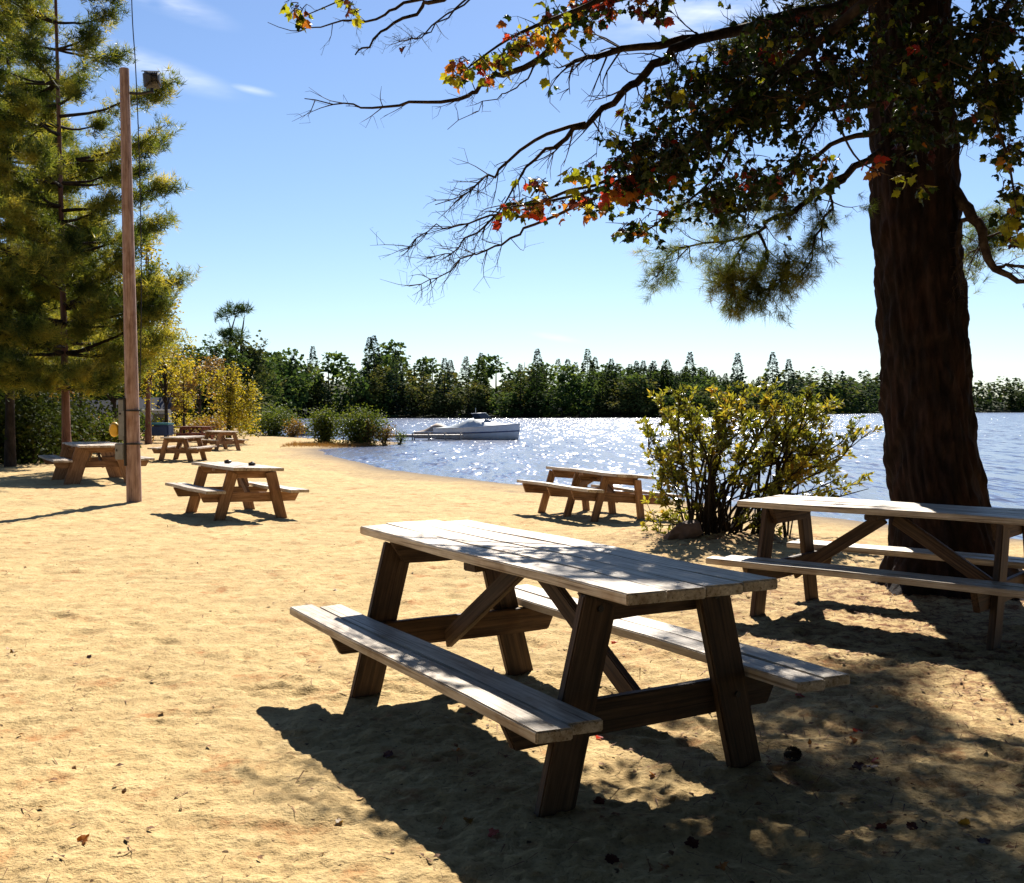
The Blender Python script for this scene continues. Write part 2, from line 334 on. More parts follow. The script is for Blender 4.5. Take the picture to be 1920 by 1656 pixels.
r3 = ramp(N, [(.30, (.52, .46, .38)), (.44, (.98, .97, .95)), (.65, (1.1, 1.08, 1.04))]); LK.new(n3.outputs['Fac'], r3.inputs['Fac'])
c = mixc(N, LK, 1.0, c, r3.outputs[0], 'MULTIPLY')
# rusty pine needle stains
r4 = ramp(N, [(.56, (0, 0, 0)), (.68, (1, 1, 1))]); LK.new(n4.outputs['Fac'], r4.inputs['Fac'])
mm = N.new('ShaderNodeMath'); mm.operation = 'MULTIPLY'; mm.inputs[1].default_value = .7; LK.new(r4.outputs[0], mm.inputs[0])
c = mixc(N, LK, mm.outputs[0], c, (.34, .135, .045))
# needle litter: under the trees on the right, under the shrub and in the wood
def blob(cx, cy, rx, ry, lo, hi):
    s = N.new('ShaderNodeVectorMath'); s.operation = 'SUBTRACT'; s.inputs[1].default_value = (cx, cy, 0); LK.new(P, s.inputs[0])
    dv = N.new('ShaderNodeVectorMath'); dv.operation = 'DIVIDE'; dv.inputs[1].default_value = (rx, ry, 1e6); LK.new(s.outputs[0], dv.inputs[0])
    ln = N.new('ShaderNodeVectorMath'); ln.operation = 'LENGTH'; LK.new(dv.outputs[0], ln.inputs[0])
    mr = N.new('ShaderNodeMapRange'); mr.inputs['From Min'].default_value = lo; mr.inputs['From Max'].default_value = hi; mr.inputs['To Min'].default_value = 1; mr.inputs['To Max'].default_value = 0
    LK.new(ln.outputs['Value'], mr.inputs['Value']); return mr.outputs[0]
lit = blob(2.5, 12.2, 1.6, 1.1, .5, 1.3)
for args in ((3.2, 7.0, 2.6, 4.2, .3, 1.25), (-26, 50, 16, 26, .6, 1.0)):
    mxn = N.new('ShaderNodeMath'); mxn.operation = 'MAXIMUM'; LK.new(lit, mxn.inputs[0]); LK.new(blob(*args), mxn.inputs[1]); lit = mxn.outputs[0]
n5 = tnoise(N, LK, P, 9, 6, .75); r5 = ramp(N, [(.46, (0, 0, 0)), (.60, (1, 1, 1))]); LK.new(n5.outputs['Fac'], r5.inputs['Fac'])
lm = N.new('ShaderNodeMath'); lm.operation = 'MULTIPLY'; LK.new(lit, lm.inputs[0]); LK.new(r5.outputs[0], lm.inputs[1])
c = mixc(N, LK, lm.outputs[0], c, (.155, .065, .028))
# dark specks
n6 = tnoise(N, LK, P, 26, 2, .5); r6 = ramp(N, [(.70, (0, 0, 0)), (.74, (1, 1, 1))]); LK.new(n6.outputs['Fac'], r6.inputs['Fac'])
c = mixc(N, LK, r6.outputs[0], c, (.10, .06, .03))
# wet sand by the water and turf/soil on the far hills
sp = N.new('ShaderNodeSeparateXYZ'); LK.new(P, sp.inputs[0])
wet = N.new('ShaderNodeMapRange'); wet.inputs['From Min'].default_value = -.165; wet.inputs['From Max'].default_value = -.225; LK.new(sp.outputs['Z'], wet.inputs['Value'])
c = mixc(N, LK, wet.outputs[0], c, (.20, .15, .10))
far = N.new('ShaderNodeMapRange'); far.inputs['From Min'].default_value = 75; far.inputs['From Max'].default_value = 110; LK.new(sp.outputs['Y'], far.inputs['Value'])
c = mixc(N, LK, far.outputs[0], c, (.03, .035, .012))
LK.new(c, b.inputs['Base Color']); b.inputs['Roughness'].default_value = .95; b.inputs['Specular IOR Level'].default_value = .1
bp = N.new('ShaderNodeBump'); bp.inputs['Strength'].default_value = .8; bp.inputs['Distance'].default_value = .012; LK.new(n3.outputs['Fac'], bp.inputs['Height'])
bp2 = N.new('ShaderNodeBump'); bp2.inputs['Strength'].default_value = .6; bp2.inputs['Distance'].default_value = .05; LK.new(n2.outputs['Fac'], bp2.inputs['Height']); LK.new(bp.outputs[0], bp2.inputs['Normal'])
LK.new(bp2.outputs[0], b.inputs['Normal'])
M['sand'] = m
tag(mb.build('ground', m, None, True), kind='structure')
# ------------------------------------------------------------------ water
m, N, LK, b = newmat('lake_water')
ge = N.new('ShaderNodeNewGeometry'); P = ge.outputs['Position']
b.inputs['Base Color'].default_value = (.10, .12, .19, 1); b.inputs['Roughness'].default_value = .10; b.inputs['IOR'].default_value = 1.333; b.inputs['Specular IOR Level'].default_value = .5
wa = tnoise(N, LK, P, 1.0, 1, .5, (1.7, .30, 1)); wb = tnoise(N, LK, P, 1.0, 1, .5, (7, 1.15, 1))
sm = N.new('ShaderNodeMix'); sm.data_type = 'RGBA'; sm.inputs['Factor'].default_value = .55; LK.new(wa.outputs['Color'], sm.inputs['A']); LK.new(wb.outputs['Color'], sm.inputs['B'])
cs = N.new('ShaderNodeVectorMath'); cs.operation = 'SUBTRACT'; cs.inputs[1].default_value = (.5, .5, .5); LK.new(sm.outputs['Result'], cs.inputs[0])
sp = N.new('ShaderNodeSeparateXYZ'); LK.new(P, sp.inputs[0])
amp = N.new('ShaderNodeMapRange'); amp.inputs['From Min'].default_value = 12; amp.inputs['From Max'].default_value = 75; amp.inputs['To Min'].default_value = 1.6; amp.inputs['To Max'].default_value = 2.6; LK.new(sp.outputs['Y'], amp.inputs['Value'])
sl_ = N.new('ShaderNodeVectorMath'); sl_.operation = 'SCALE'; LK.new(cs.outputs[0], sl_.inputs[0]); LK.new(amp.outputs[0], sl_.inputs['Scale'])
fl_ = N.new('ShaderNodeVectorMath'); fl_.operation = 'MULTIPLY'; fl_.inputs[1].default_value = (.75, 1, 0); LK.new(sl_.outputs[0], fl_.inputs[0])
upv = N.new('ShaderNodeVectorMath'); upv.operation = 'ADD'; upv.inputs[1].default_value = (0, 0, 1); LK.new(fl_.outputs[0], upv.inputs[0])
nz_ = N.new('ShaderNodeVectorMath'); nz_.operation = 'NORMALIZE'; LK.new(upv.outputs[0], nz_.inputs[0]); LK.new(nz_.outputs[0], b.inputs['Normal'])
b.inputs['Roughness'].default_value = .19
M['water'] = m
mb = MB(); mb.add([(-400, 5, WATER_Z), (3500, 5, WATER_Z), (3500, 3000, WATER_Z), (-400, 3000, WATER_Z)], [[0, 1, 2, 3]])
tag(mb.build('lake', m), kind='structure')

# ------------------------------------------------------------------ picnic tables
def prism(name, poly, thick, mat, parent, bev=.005, plane='yz', warp=0):
    "polygon extruded by its thickness, edges eased; object local x is always the grain direction"
    bm = bmesh.new()
    vs = [bm.verts.new((-thick/2, p[0], p[1])) for p in poly]; f = bm.faces.new(vs)
    ex = bmesh.ops.extrude_face_region(bm, geom=[f]); bmesh.ops.translate(bm, vec=(thick, 0, 0), verts=[e for e in ex['geom'] if isinstance(e, bmesh.types.BMVert)])
    bmesh.ops.recalc_face_normals(bm, faces=bm.faces)
    if bev: bmesh.ops.bevel(bm, geom=list(bm.edges), offset=bev, segments=1, affect='EDGES')
    me = bpy.data.meshes.new(name); bm.to_mesh(me); bm.free()
    return me
def board(name, L, W, T, mat, parent, loc, rot=(0, 0, 0), cut=0, bev=.005, seed=0, segs=5, warp=.004):
    "a plank along local x; cut = trapezoid ends (shorter underside)"
    r = random.Random(seed); bm = bmesh.new()
    xs = [-L/2+L*i/segs for i in range(segs+1)]; rows = []
    for i, x in enumerate(xs):
        dz = warp*math.sin(i*1.7+seed)+r.uniform(-.3, .3)*warp; dy = r.uniform(-1, 1)*warp*.6; e = (i == 0)-(i == segs)
        cc = .010+r.uniform(0, .006) if e else 0
        ring = []
        for (y, z) in ((-W/2, -T/2), (W/2, -T/2), (W/2, T/2), (-W/2, T/2)):
            xx = x+(cut*e if y < 0 else 0)+(cc*e*(1 if y < 0 else -.4))
            ring.append(bm.verts.new((xx, y+dy, z+dz)))
        rows.append(ring)
    for a, b_ in zip(rows[:-1], rows[1:]):
        for k in range(4): bm.faces.new((a[k], a[(k+1) % 4], b_[(k+1) % 4], b_[k]))
    bm.faces.new(rows[0][::-1]); bm.faces.new(rows[-1]); bmesh.ops.recalc_face_normals(bm, faces=bm.faces)
    ed = [e for e in bm.edges if len(e.link_faces) == 2 and e.calc_face_angle(0) > .5]
    bmesh.ops.bevel(bm, geom=ed, offset=bev, segments=2, affect='EDGES')
    me = bpy.data.meshes.new(name); bm.to_mesh(me); bm.free()
    o = link(name, me, mat, parent); o.location = loc; o.rotation_euler = rot
    return o
def beam3(name, p, q, W, T, mat, parent, roll_axis=(1, 0, 0), seed=0, ext=0, flat=None, bev=.005):
    "a board from p to q whose wide face is normal to roll_axis"
    p = Vector(p); q = Vector(q); d = (q-p); L = d.length+ext; d.normalize(); n = Vector(roll_axis); n = (n-d*n.dot(d)).normalized(); y = n.cross(d)
    o = board(name, L, W, T, mat, parent, (p+q)/2, seed=seed, warp=.002, segs=3, bev=bev)
    o.rotation_euler = Matrix((d, y, n)).transposed().to_euler()
    return o
def picnic_table(name, L, w, h, hb, bo, a, fs, bc, legw=.155, top='top_wood', leg='leg_wood', bench='top_wood', stag=(0, 0, 0, 0), frames_x=None, off=.03, nplank=4, braces=True, bolts=False, bw=.132, seed=0, T=.042, leg_top=.27, pshift=0.):
    root = empty(name)
    pw = w/nplank
    for i in range(nplank):
        s = stag[i] if i < len(stag) else 0
        board('top_plank', L+s, pw-.009, T, M[top], root, (pshift-s/2, (i-(nplank-1)/2)*pw, h-T/2), seed=seed+i)
    for sgn in (-1, 1):
        for j in (0, 1):
            board('bench_plank', L+.02+(.05 if j == 0 else -.05)*(sgn < 0), bw, T, M[bench], root, ((.02 if j == 1 and sgn < 0 else 0)+pshift, sgn*(bo-bw/2-j*(bw+.008)), hb-T/2), seed=seed+10+j+sgn*3)
    fx = frames_x or (-a+off, a+off)
    for k, x in enumerate(fx):
        s = 1 if x > 0 else -1
        if frames_x: s = 1 if k == len(fx)-1 else -1
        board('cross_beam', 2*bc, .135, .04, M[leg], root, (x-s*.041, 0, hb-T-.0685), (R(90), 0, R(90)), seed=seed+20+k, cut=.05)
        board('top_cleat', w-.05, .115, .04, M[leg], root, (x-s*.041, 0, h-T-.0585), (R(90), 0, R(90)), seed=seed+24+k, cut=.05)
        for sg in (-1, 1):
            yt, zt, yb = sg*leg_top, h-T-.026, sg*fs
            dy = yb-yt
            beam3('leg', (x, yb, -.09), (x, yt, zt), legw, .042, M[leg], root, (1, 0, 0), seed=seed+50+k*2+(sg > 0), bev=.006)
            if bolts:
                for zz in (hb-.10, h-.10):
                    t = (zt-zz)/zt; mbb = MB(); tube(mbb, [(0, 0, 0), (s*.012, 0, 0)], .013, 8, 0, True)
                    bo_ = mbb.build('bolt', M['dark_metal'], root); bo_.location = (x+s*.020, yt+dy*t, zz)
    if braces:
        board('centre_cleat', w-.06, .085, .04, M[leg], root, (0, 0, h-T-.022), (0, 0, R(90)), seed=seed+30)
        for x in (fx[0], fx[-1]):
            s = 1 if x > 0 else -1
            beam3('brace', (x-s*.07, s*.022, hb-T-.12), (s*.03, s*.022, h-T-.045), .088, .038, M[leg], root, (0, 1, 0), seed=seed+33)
    return root
def place(o, x, y, yaw, label, rx=0, ry=0, z=None):
    o.location = (x, y, gz1(x, y) if z is None else z); o.rotation_euler = (R(rx), R(ry), yaw); tag(o, label, 'picnic table', 'picnic tables on the beach'); return o
t1 = picnic_table('picnic_table', 2.44, .705, .817, .408, .731, .898, .48, .674, stag=(0, .06, .10, .04), bolts=True, seed=1)
place(t1, .084, 4.831, -1.0414, 'large weathered picnic table with its near end in shade, nearest of all', z=0)
t2 = picnic_table('picnic_table', 2.44, .71, .785, .405, .735, .80, .46, .70, seed=41, pshift=.22)
place(t2, 2.62, 7.32, R(-41), 'grey picnic table crossed by the shadow of the big pine trunk', z=0)
t3 = picnic_table('picnic_table', 1.98, .72, .72, .41, .73, .66, .47, .72, top='red_top', leg='red_wood', bench='red_top', seed=81)
place(t3, -4.02, 15.27, -.992, 'brown picnic table with two small dark lumps on its pale top', rx=-1.5)
t4 = copy_tree(t3); place(t4, -9.97, 32.0, -1.584, 'small far picnic table seen end on, right of the wooden pole')
t5 = copy_tree(t3); place(t5, -11.27, 40.83, -.94, 'far dark brown picnic table in front of the yellow vine-hung tree')
t6 = picnic_table('picnic_table', 1.9, .72, .72, .41, .73, .62, .47, .70, top='far_red', leg='far_red', bench='far_red', seed=121)
place(t6, -15.0, 50.0, R(-24), 'dark red picnic table, farthest of all, right of the blue bin')
t7 = picnic_table('picnic_table', 2.0, .66, .665, .43, .80, .8, .42, .80, legw=.115, top='red_top', leg='red_wood', bench='red_top', frames_x=(-.86, -.12, .62), seed=161)
place(t7, 1.22, 15.54, -1.08, 'long brown picnic table on three frames beside the water', rx=-5.0, ry=.5)
t8 = picnic_table('picnic_table', 2.7, .96, .79, .51, .96, .95, .62, .93, legw=.30, top='red_top', leg='red_wood', bench='red_top', bw=.17, seed=201, nplank=5, leg_top=.36)
place(t8, -8.86, 22.4, R(-60), 'wide table with broad slab legs left of the wooden pole')

# ------------------------------------------------------------------ vegetation builders
def tuft_template(n, spread, seed, width=.045, up=.25):
    r = np.random.default_rng(seed); v = []; f = []
    for i in range(n):
        a = r.uniform(0, 2*np.pi); t = np.sqrt(r.uniform(.02, 1))*spread
        d = np.array([math.sin(t)*math.cos(a), math.sin(t)*math.sin(a), math.cos(t)]); L = r.uniform(.7, 1.05)
        s_ = np.cross(d, r.normal(size=3)); s_ /= np.linalg.norm(s_)
        o = np.array([0, 0, r.uniform(-.45, .15)])
        v += [o-s_*width/2, o+s_*width/2, o+d*L]; f.append([3*i, 3*i+1, 3*i+2])
    return np.array(v), np.array(f)
TUFTS = [tuft_template(11, 1.3, k, .075) for k in range(4)]
FINE_TUFTS = [tuft_template(26, 1.25, 20+k, .028) for k in range(4)]
FAT_TUFTS = [tuft_template(11, 1.4, 40+k, .085) for k in range(4)]
def tufts(mb, pos, axis, size, temps=TUFTS, m=0):
    pos = np.asarray(pos, float).reshape(-1, 3); axis = np.asarray(axis, float).reshape(-1, 3); k = rng.integers(0, len(temps), len(pos))
    size = np.broadcast_to(size, (len(pos),))
    for i, (tv, tf) in enumerate(temps):
        q = k == i
        if q.any(): scatter(mb, tv, tf, pos[q], frames(axis[q]), size[q]*rng.uniform(.75, 1.2, q.sum()), m)
LEAF_V = np.array([(0, 0, 0), (.5, .28, .09), (.5, -.28, .09), (1, 0, 0.)]); LEAF_F = np.array([[0, 2, 1], [1, 2, 3]])
SLIM_V = np.array([(0, 0, 0), (.5, .19, .05), (.5, -.19, .05), (1, 0, -.06)])
def mframes(D, up):
    "x axis along D, z axis near up"
    D = D/(np.linalg.norm(D, axis=1)[:, None]+1e-9); Y = np.cross(up, D); Y /= np.linalg.norm(Y, axis=1)[:, None]+1e-9
    return np.stack([D, Y, np.cross(D, Y)], -1)
def leaves(mb, pos, size, tv=LEAF_V, tf=LEAF_F, flat=.6, dirs=None, droop=-.25, m=0):
    pos = np.asarray(pos, float).reshape(-1, 3); n = len(pos)
    D = rng.normal(size=(n, 3))*[1, 1, .5]+[0, 0, droop]
    if dirs is not None: D = D*.6+dirs
    up = rng.normal(size=(n, 3))*(1-flat)+np.array([0, 0, flat])
    scatter(mb, tv, tf, pos, mframes(D, up), size*rng.uniform(.65, 1.25, n), m)
def sphere_pts(n):
    v = rng.normal(size=(n, 3)); v /= np.linalg.norm(v, axis=1)[:, None]; return v
def trunk_mesh(mb, path, r0, r1, sides=9, n=12, flare=.5):
    P = smooth_path(path, n); t = np.linspace(0, 1, n); rad = r0+(r1-r0)*t; rad = rad*(1+flare*np.exp(-t*n/1.2)); tube(mb, P, rad, sides)
    return P
def pine_limb(wood_mb, needles, base, az, L, rise, r0, tuft=.16, dens=1.0, sag=.0, clump=True, start=.25):
    d = np.array([math.cos(az), math.sin(az), 0]); n = 8; t = np.linspace(0, 1, n)
    wig = np.cumsum(rng.normal(size=(n, 3))*.03*L, 0)*t[:, None]
    P = np.asarray(base)+d*(t*L)[:, None]+np.array([0, 0, 1])*(rise*L*t-sag*L*t*(1-t)+.12*L*t**3)[:, None]+wig
    tube(wood_mb, P, r0*(1-.88*t), 5)
    side = np.array([-d[1], d[0], 0]); k = max(4, int(L*8*dens))
    pos = []; ax = []
    for u in start+(1-start)*np.sqrt(rng.random(k)):
        i = min(n-2, int(u*(n-1))); f = u*(n-1)-i; b = P[i]*(1-f)+P[i+1]*f
        l = L*rng.uniform(.10, .30)*(1.25-u*.75); sg = rng.choice([-1, 1])
        dd = side*sg*rng.uniform(.3, 1)+d*rng.uniform(.4, 1)+np.array([0, 0, rng.uniform(.0, .45)]); dd /= np.linalg.norm(dd)
        e = b+dd*l; tube(wood_mb, [b, (b+e)/2+[0, 0, -.02], e], [r0*.18, r0*.12, .004], 3)
        for q in np.linspace(.35, 1, max(2, int(l/(tuft*.55)))):
            for _ in range(4):
                pos.append(b+dd*l*q+rng.normal(size=3)*tuft*.5); ax.append(dd*.6+np.array([0, 0, .55])+rng.normal(size=3)*.35)
    tufts(needles, pos, ax, tuft)
def pine_tree(name, x, y, H, r0, crown_lo, crown_r, label, group, nmat='needle_olive', bmat='red_bark', lean=(0, 0), tuft=.17, whorls=None, dens=1.0, azr=None, parts=True, rise=(.0, .25), limbs_hi=None, spec=()):
    z0 = gz1(x, y)-.1; root = empty(name, (x, y, z0)); tb = MB(); lb = MB(); nb = MB()
    P = trunk_mesh(tb, [(0, 0, 0), (lean[0]*.35, lean[1]*.35, H*.4), (lean[0], lean[1], H)], r0, r0*.12, 10, 14, .35)
    nw = whorls or int((H-crown_lo)/.55)
    for i in range(nw):
        z = crown_lo+(H-crown_lo-.2)*(i+.5*rng.random())/nw; t = z/H*(len(P)-1); k = min(len(P)-2, int(t)); b = P[k]+(P[k+1]-P[k])*(t-k)
        q = (z-crown_lo)/(H-crown_lo); rr = crown_r*(1-q)**.55*(.55+.45*min(1, q*6+.3))
        for a in range(rng.integers(3, 6)):
            az = rng.uniform(0, 2*np.pi) if azr is None else rng.uniform(*azr)
            pine_limb(lb, nb, b, az, max(.5, rr*rng.uniform(.65, 1.1)), rng.uniform(*rise), .05*rr/3+.012, tuft, dens, .12)
    for (z, az, L, rs) in spec:
        t = z/H*(len(P)-1); k = min(len(P)-2, int(t)); b = P[k]+(P[k+1]-P[k])*(t-k); pine_limb(lb, nb, b, R(az), L, rs, .05, tuft, dens*1.1, .08)
    tb.build('trunk', M[bmat], root, True); lb.build('limbs', M['dark_bark'], root, True)
    tag(nb.build('needles', M[nmat], root), kind='stuff')
    tag(root, label, 'tree', group); return root
def broad_tree(name, x, y, H, r0, crown, label, group, lmat='yellow_leaf', bmat='dark_bark', leaf=.16, n=3500, lobes=14, lean=(0, 0), hang=0, seed=0, cat='tree', stems=1, z0=None):
    "crown = (centre height, radius x, radius z)"
    zz = (gz1(x, y) if z0 is None else z0)-.1; root = empty(name, (x, y, zz)); tb = MB(); lb = MB(); fb = MB(); cz, rx, rz = crown
    tips = []
    for s_ in range(stems):
        o = np.array([rng.uniform(-1, 1), rng.uniform(-1, 1), 0])*(.25*rx if stems > 1 else 0)
        P = trunk_mesh(tb, [o, o*1.3+[lean[0]*.4, lean[1]*.4, H*.4], o*2+[lean[0], lean[1], H*.92]], r0, r0*.15, 7, 10, .3)
        tips.append(P)
    C = []
    for i in range(lobes):
        v = sphere_pts(1)[0]*[rx, rx, rz]*rng.uniform(.45, .95)+[lean[0], lean[1], cz]; C.append(v)
        P = tips[rng.integers(stems)]; k = int(np.clip((v[2]-.3*rz-.2)/H*len(P), 2, len(P)-2)); b = P[k]
        Q = smooth_path([b, b+(v-b)*.5+[0, 0, .12*rz]+rng.normal(size=3)*.08*rx, v], 6); tube(lb, Q, r0*.34*(1-.85*np.linspace(0, 1, 6)), 4)
        for _ in range(4):
            e = v+rng.normal(size=3)*[rx, rx, rz]*.22; tube(lb, [Q[3+rng.integers(2)], e], [r0*.10, .004], 3)
    C = np.array(C); per = n//lobes; pos = []
    for c in C:
        sub = c+rng.normal(size=(7, 3))*[rx, rx, rz]*.17
        pp = sub[rng.integers(0, 7, per)]+rng.normal(size=(per, 3))*[rx, rx, rz]*.085
        if hang: pp[:, 2] -= rng.random(per)**1.5*hang
        pos.append(pp)
    pos = np.concatenate(pos); pos[:, 2] = np.maximum(pos[:, 2], .12)
    leaves(fb, pos, leaf, flat=.35)
    tb.build('trunk', M[bmat], root, True); lb.build('branches', M[bmat], root, True); tag(fb.build('foliage', M[lmat], root), kind='stuff')
    tag(root, label, cat, group); return root
def bush(name, x, y, rx, h, label, group, lmat='green_leaf', leaf=.12, n=1800, stems=9, z0=None, ry=None, cat='bush'):
    zz = gz1(x, y) if z0 is None else z0; root = empty(name, (x, y, zz-.03)); sb = MB(); fb = MB(); ry = ry or rx; pos = []
    for i in range(stems):
        a = rng.uniform(0, 6.28); q = np.sqrt(rng.random()); e = np.array([math.cos(a)*q*rx*.8, math.sin(a)*q*ry*.8, h*(.62+.38*(1-q*q))*rng.uniform(.75, 1.0)])
        Q = smooth_path([(e[0]*.15, e[1]*.15, 0), e*[.55, .55, .6], e], 5); tube(sb, Q, .025*(1-.8*np.linspace(0, 1, 5)), 4)
        k = n//stems; t = rng.random(k)**.6; c = Q[np.minimum(4, (t*4.99).astype(int))]; pos.append(c+rng.normal(size=(k, 3))*[rx*.27, ry*.27, h*.15])
    pos = np.concatenate(pos); pos[:, 2] = np.clip(pos[:, 2], .03, None); leaves(fb, pos, leaf, flat=.3)
    sb.build('stems', M['dark_bark'], root, True); tag(fb.build('foliage', M[lmat], root), kind='stuff'); tag(root, label, cat, group); return root

# ------------------------------------------------------------------ far shore forest: every tree its own thing
def far_conifer(seed, H, rw, mat, k=900, ragged=.25, bare=.04):
    r = np.random.default_rng(seed); mb = MB(); t = r.random(k)**.85; z = H*(bare+(1-bare)*t); rad = rw*(1-t)**.9*(1-ragged*r.random(k))*(.85+.15*np.sin(z*3.1+seed))+.06
    a = r.uniform(0, 6.28, k); q = np.sqrt(r.uniform(.3, 1, k)); pos = np.stack([np.cos(a)*rad*q, np.sin(a)*rad*q, z], -1)
    D = np.stack([np.cos(a), np.sin(a), r.uniform(-.6, .1, k)], -1); up = r.normal(size=(k, 3))*.4+[0, 0, 1]
    scatter(mb, LEAF_V*[1, 1.5, 1], LEAF_F, pos, mframes(D, up), r.uniform(.5, 1.15, k)*H/13*(.42+.65*(1-t)))
    return mb.mesh('crown')
def far_round(seed, H, rw, k=1000):
    r = np.random.default_rng(seed); mb = MB(); C = r.normal(size=(15, 3)); C /= np.linalg.norm(C, axis=1)[:, None]; C = C*[rw*.66, rw*.66, H*.36]+[0, 0, H*.52]
    c = C[r.integers(0, 15, k)]; d = r.normal(size=(k, 3)); d /= np.linalg.norm(d, axis=1)[:, None]; pos = c+d*np.array([rw*.40, rw*.40, H*.15])*r.uniform(.7, 1.1, k)[:, None]
    pos[:, 2] = np.clip(pos[:, 2], .2, H); scatter(mb, LEAF_V*[1, 1.6, 1], LEAF_F, pos, mframes(d+r.normal(size=(k, 3))*.6, d+[0, 0, .5]), r.uniform(.45, .95, k)*H/12)
    return mb.mesh('crown')
def far_trunk(H):
    mb = MB(); tube(mb, [(0, 0, -.8), (0, 0, H*.45), (.05, 0, H*.96)], [H*.014, H*.01, .03], 5); return mb.mesh('trunk')
FT = []
for kind, mk, mats, lab, grp in (('spruce_tree', lambda s_: far_conifer(s_, 13.5, 3.3, None), ('far_dark',), 'dark conifer in the wood across the lake', 'conifers across the lake'),
                            ('pine_tree', lambda s_: far_conifer(s_, 13.5, 3.6, None, 850, .5, .08), ('far_green2',), 'green pine in the wood across the lake', 'pines across the lake'),
                            ('broadleaf_tree', lambda s_: far_round(s_, 11.5, 4.4), ('far_green',), 'round green tree in the wood across the lake', 'round green trees across the lake'),
                            ('broadleaf_tree', lambda s_: far_round(s_, 10.5, 4.0), ('far_olive',), 'olive brown tree in the wood across the lake', 'olive trees across the lake')):
    for v in range(2):
        me = mk(len(FT)+5); me.materials.append(M[mats[0]]); tr = far_trunk(12); tr.materials.append(M['dark_bark']); FT.append((kind, me, tr, lab, grp))
def far_tree(i, x, y, s_, label=None, group=True, hs=1.0, zoff=0):
    kind, me, tr, lab, grp = FT[i]; z = gz1(x, y)-.2+zoff
    root = empty(kind, (x, y, z), rng.uniform(0, 6.28)); wd = 1.1 if i < 4 else 1.3; root.scale = (s_*wd, s_*wd, s_*hs)
    c = bpy.data.objects.new('crown', me); COL.objects.link(c); c.parent = root; c['kind'] = 'stuff'
    t = bpy.data.objects.new('trunk', tr); COL.objects.link(t); t.parent = root
    tag(root, label or lab, 'tree', grp if group else None); return root
shore = [(-24, 97), (-36, 131), (-49, 161), (-56, 186), (-31, 210), (0, 216), (36, 224), (61, 272), (91, 352)]
def along(t):
    L = [math.dist(shore[i], shore[i+1]) for i in range(len(shore)-1)]; s_ = t*sum(L)
    for i, l in enumerate(L):
        if s_ <= l:
            a, b_ = np.array(shore[i], float), np.array(shore[i+1], float); d = (b_-a)/l; return a+d*s_, np.array([-d[1], d[0]])
        s_ -= l
    return np.array(shore[-1], float), np.array([0, 1.])
for row, (dep, cnt, wts, sz) in enumerate(((1.5, 84, (.09, .09, .11, .11, .18, .14, .15, .13), .84), (7, 72, (.12, .10, .12, .10, .18, .14, .13, .11), .92), (15, 62, (.14, .12, .14, .12, .18, .14, .09, .07), .96), (25, 56, (.14, .12, .14, .12, .18, .14, .09, .07), .98))):
    for i in range(cnt):
        p, nrm = along(min(.999, (i+rng.uniform(.1, .9))/cnt)); q = p+nrm*(dep+rng.uniform(-2, 2.5))
        k = rng.choice(8, p=np.array(wts)/sum(wts)); px = 960+F*q[0]/q[1]
        hs = (1.05 if px < 760 else .88)*rng.uniform(.9, 1.12)
        if 440 < px < 700: hs = 1.12*rng.uniform(.92, 1.1)
        if row == 0 and i % 3 == 0: hs *= .62
        if px < 485: hs *= .62
        far_tree(k, q[0], q[1], sz*rng.uniform(.84, 1.14), FT[k][3].replace('in the wood', ('at the water edge of the wood', 'in the second rank of the wood', 'on the skyline of the wood', 'on the skyline of the wood')[row]), hs=hs)
for (px, Z, s_, k, lab) in ((702, 222, 1.22, 0, 'tall dark spire of a conifer rising above the wood across the lake'), (1293, 262, 1.15, 1, 'leftmost of the tall ragged conifers rising behind the leafy shrub'),
                       (1382, 275, 1.22, 1, 'middle one of the tall ragged conifers rising behind the leafy shrub'), (1448, 285, 1.32, 0, 'tallest conifer rising behind the right half of the leafy shrub'), (1478, 290, 1.22, 1, 'rightmost of the tall ragged conifers behind the leafy shrub')):
    far_tree(k, (px-960)/F*Z, Z, s_, lab, False)
mb = MB(); pos = []
for i in range(420):
    t = rng.random(); a, b_ = ((95, 352), (210, 565)) if t < .3 else ((210, 565), (410, 625)) if t < .75 else ((410, 625), (900, 660))
    u = rng.random(); x = a[0]+(b_[0]-a[0])*u+rng.uniform(0, 6); y = a[1]+(b_[1]-a[1])*u+rng.uniform(3, 45); h = rng.uniform(10, 17)*(1 if rng.random() < .85 else 1.25); z = gz1(x, y); k = 130; tt = rng.random(k)
    co = rng.random() < .6; rad = (h*.17*(1-tt)**.8+.2) if co else h*.2*np.sqrt(np.clip(1-(2*tt-1)**2, .05, 1)); an = rng.uniform(0, 6.28, k)
    P = np.stack([x+np.cos(an)*rad, y+np.sin(an)*rad, z+h*(.05+.95*tt)], -1); D = np.stack([np.cos(an), np.sin(an), rng.uniform(-.4, .1, k)], -1)
    scatter(mb, LEAF_V*[1, 1.5, 1], LEAF_F, P, mframes(D, rng.normal(size=(k, 3))*.4+[0, 0, 1]), rng.uniform(1.2, 2.4, k), rng.choice([0, 1, 2], k, p=[.55, .35, .10]) if co else rng.choice([1, 2], k, p=[.6, .4]))
tag(mb.build('distant_treeline', [M['far_dark'], M['far_green2'], M['far_olive']]), 'low line of distant trees along the far right shore', 'treeline', None, 'stuff')

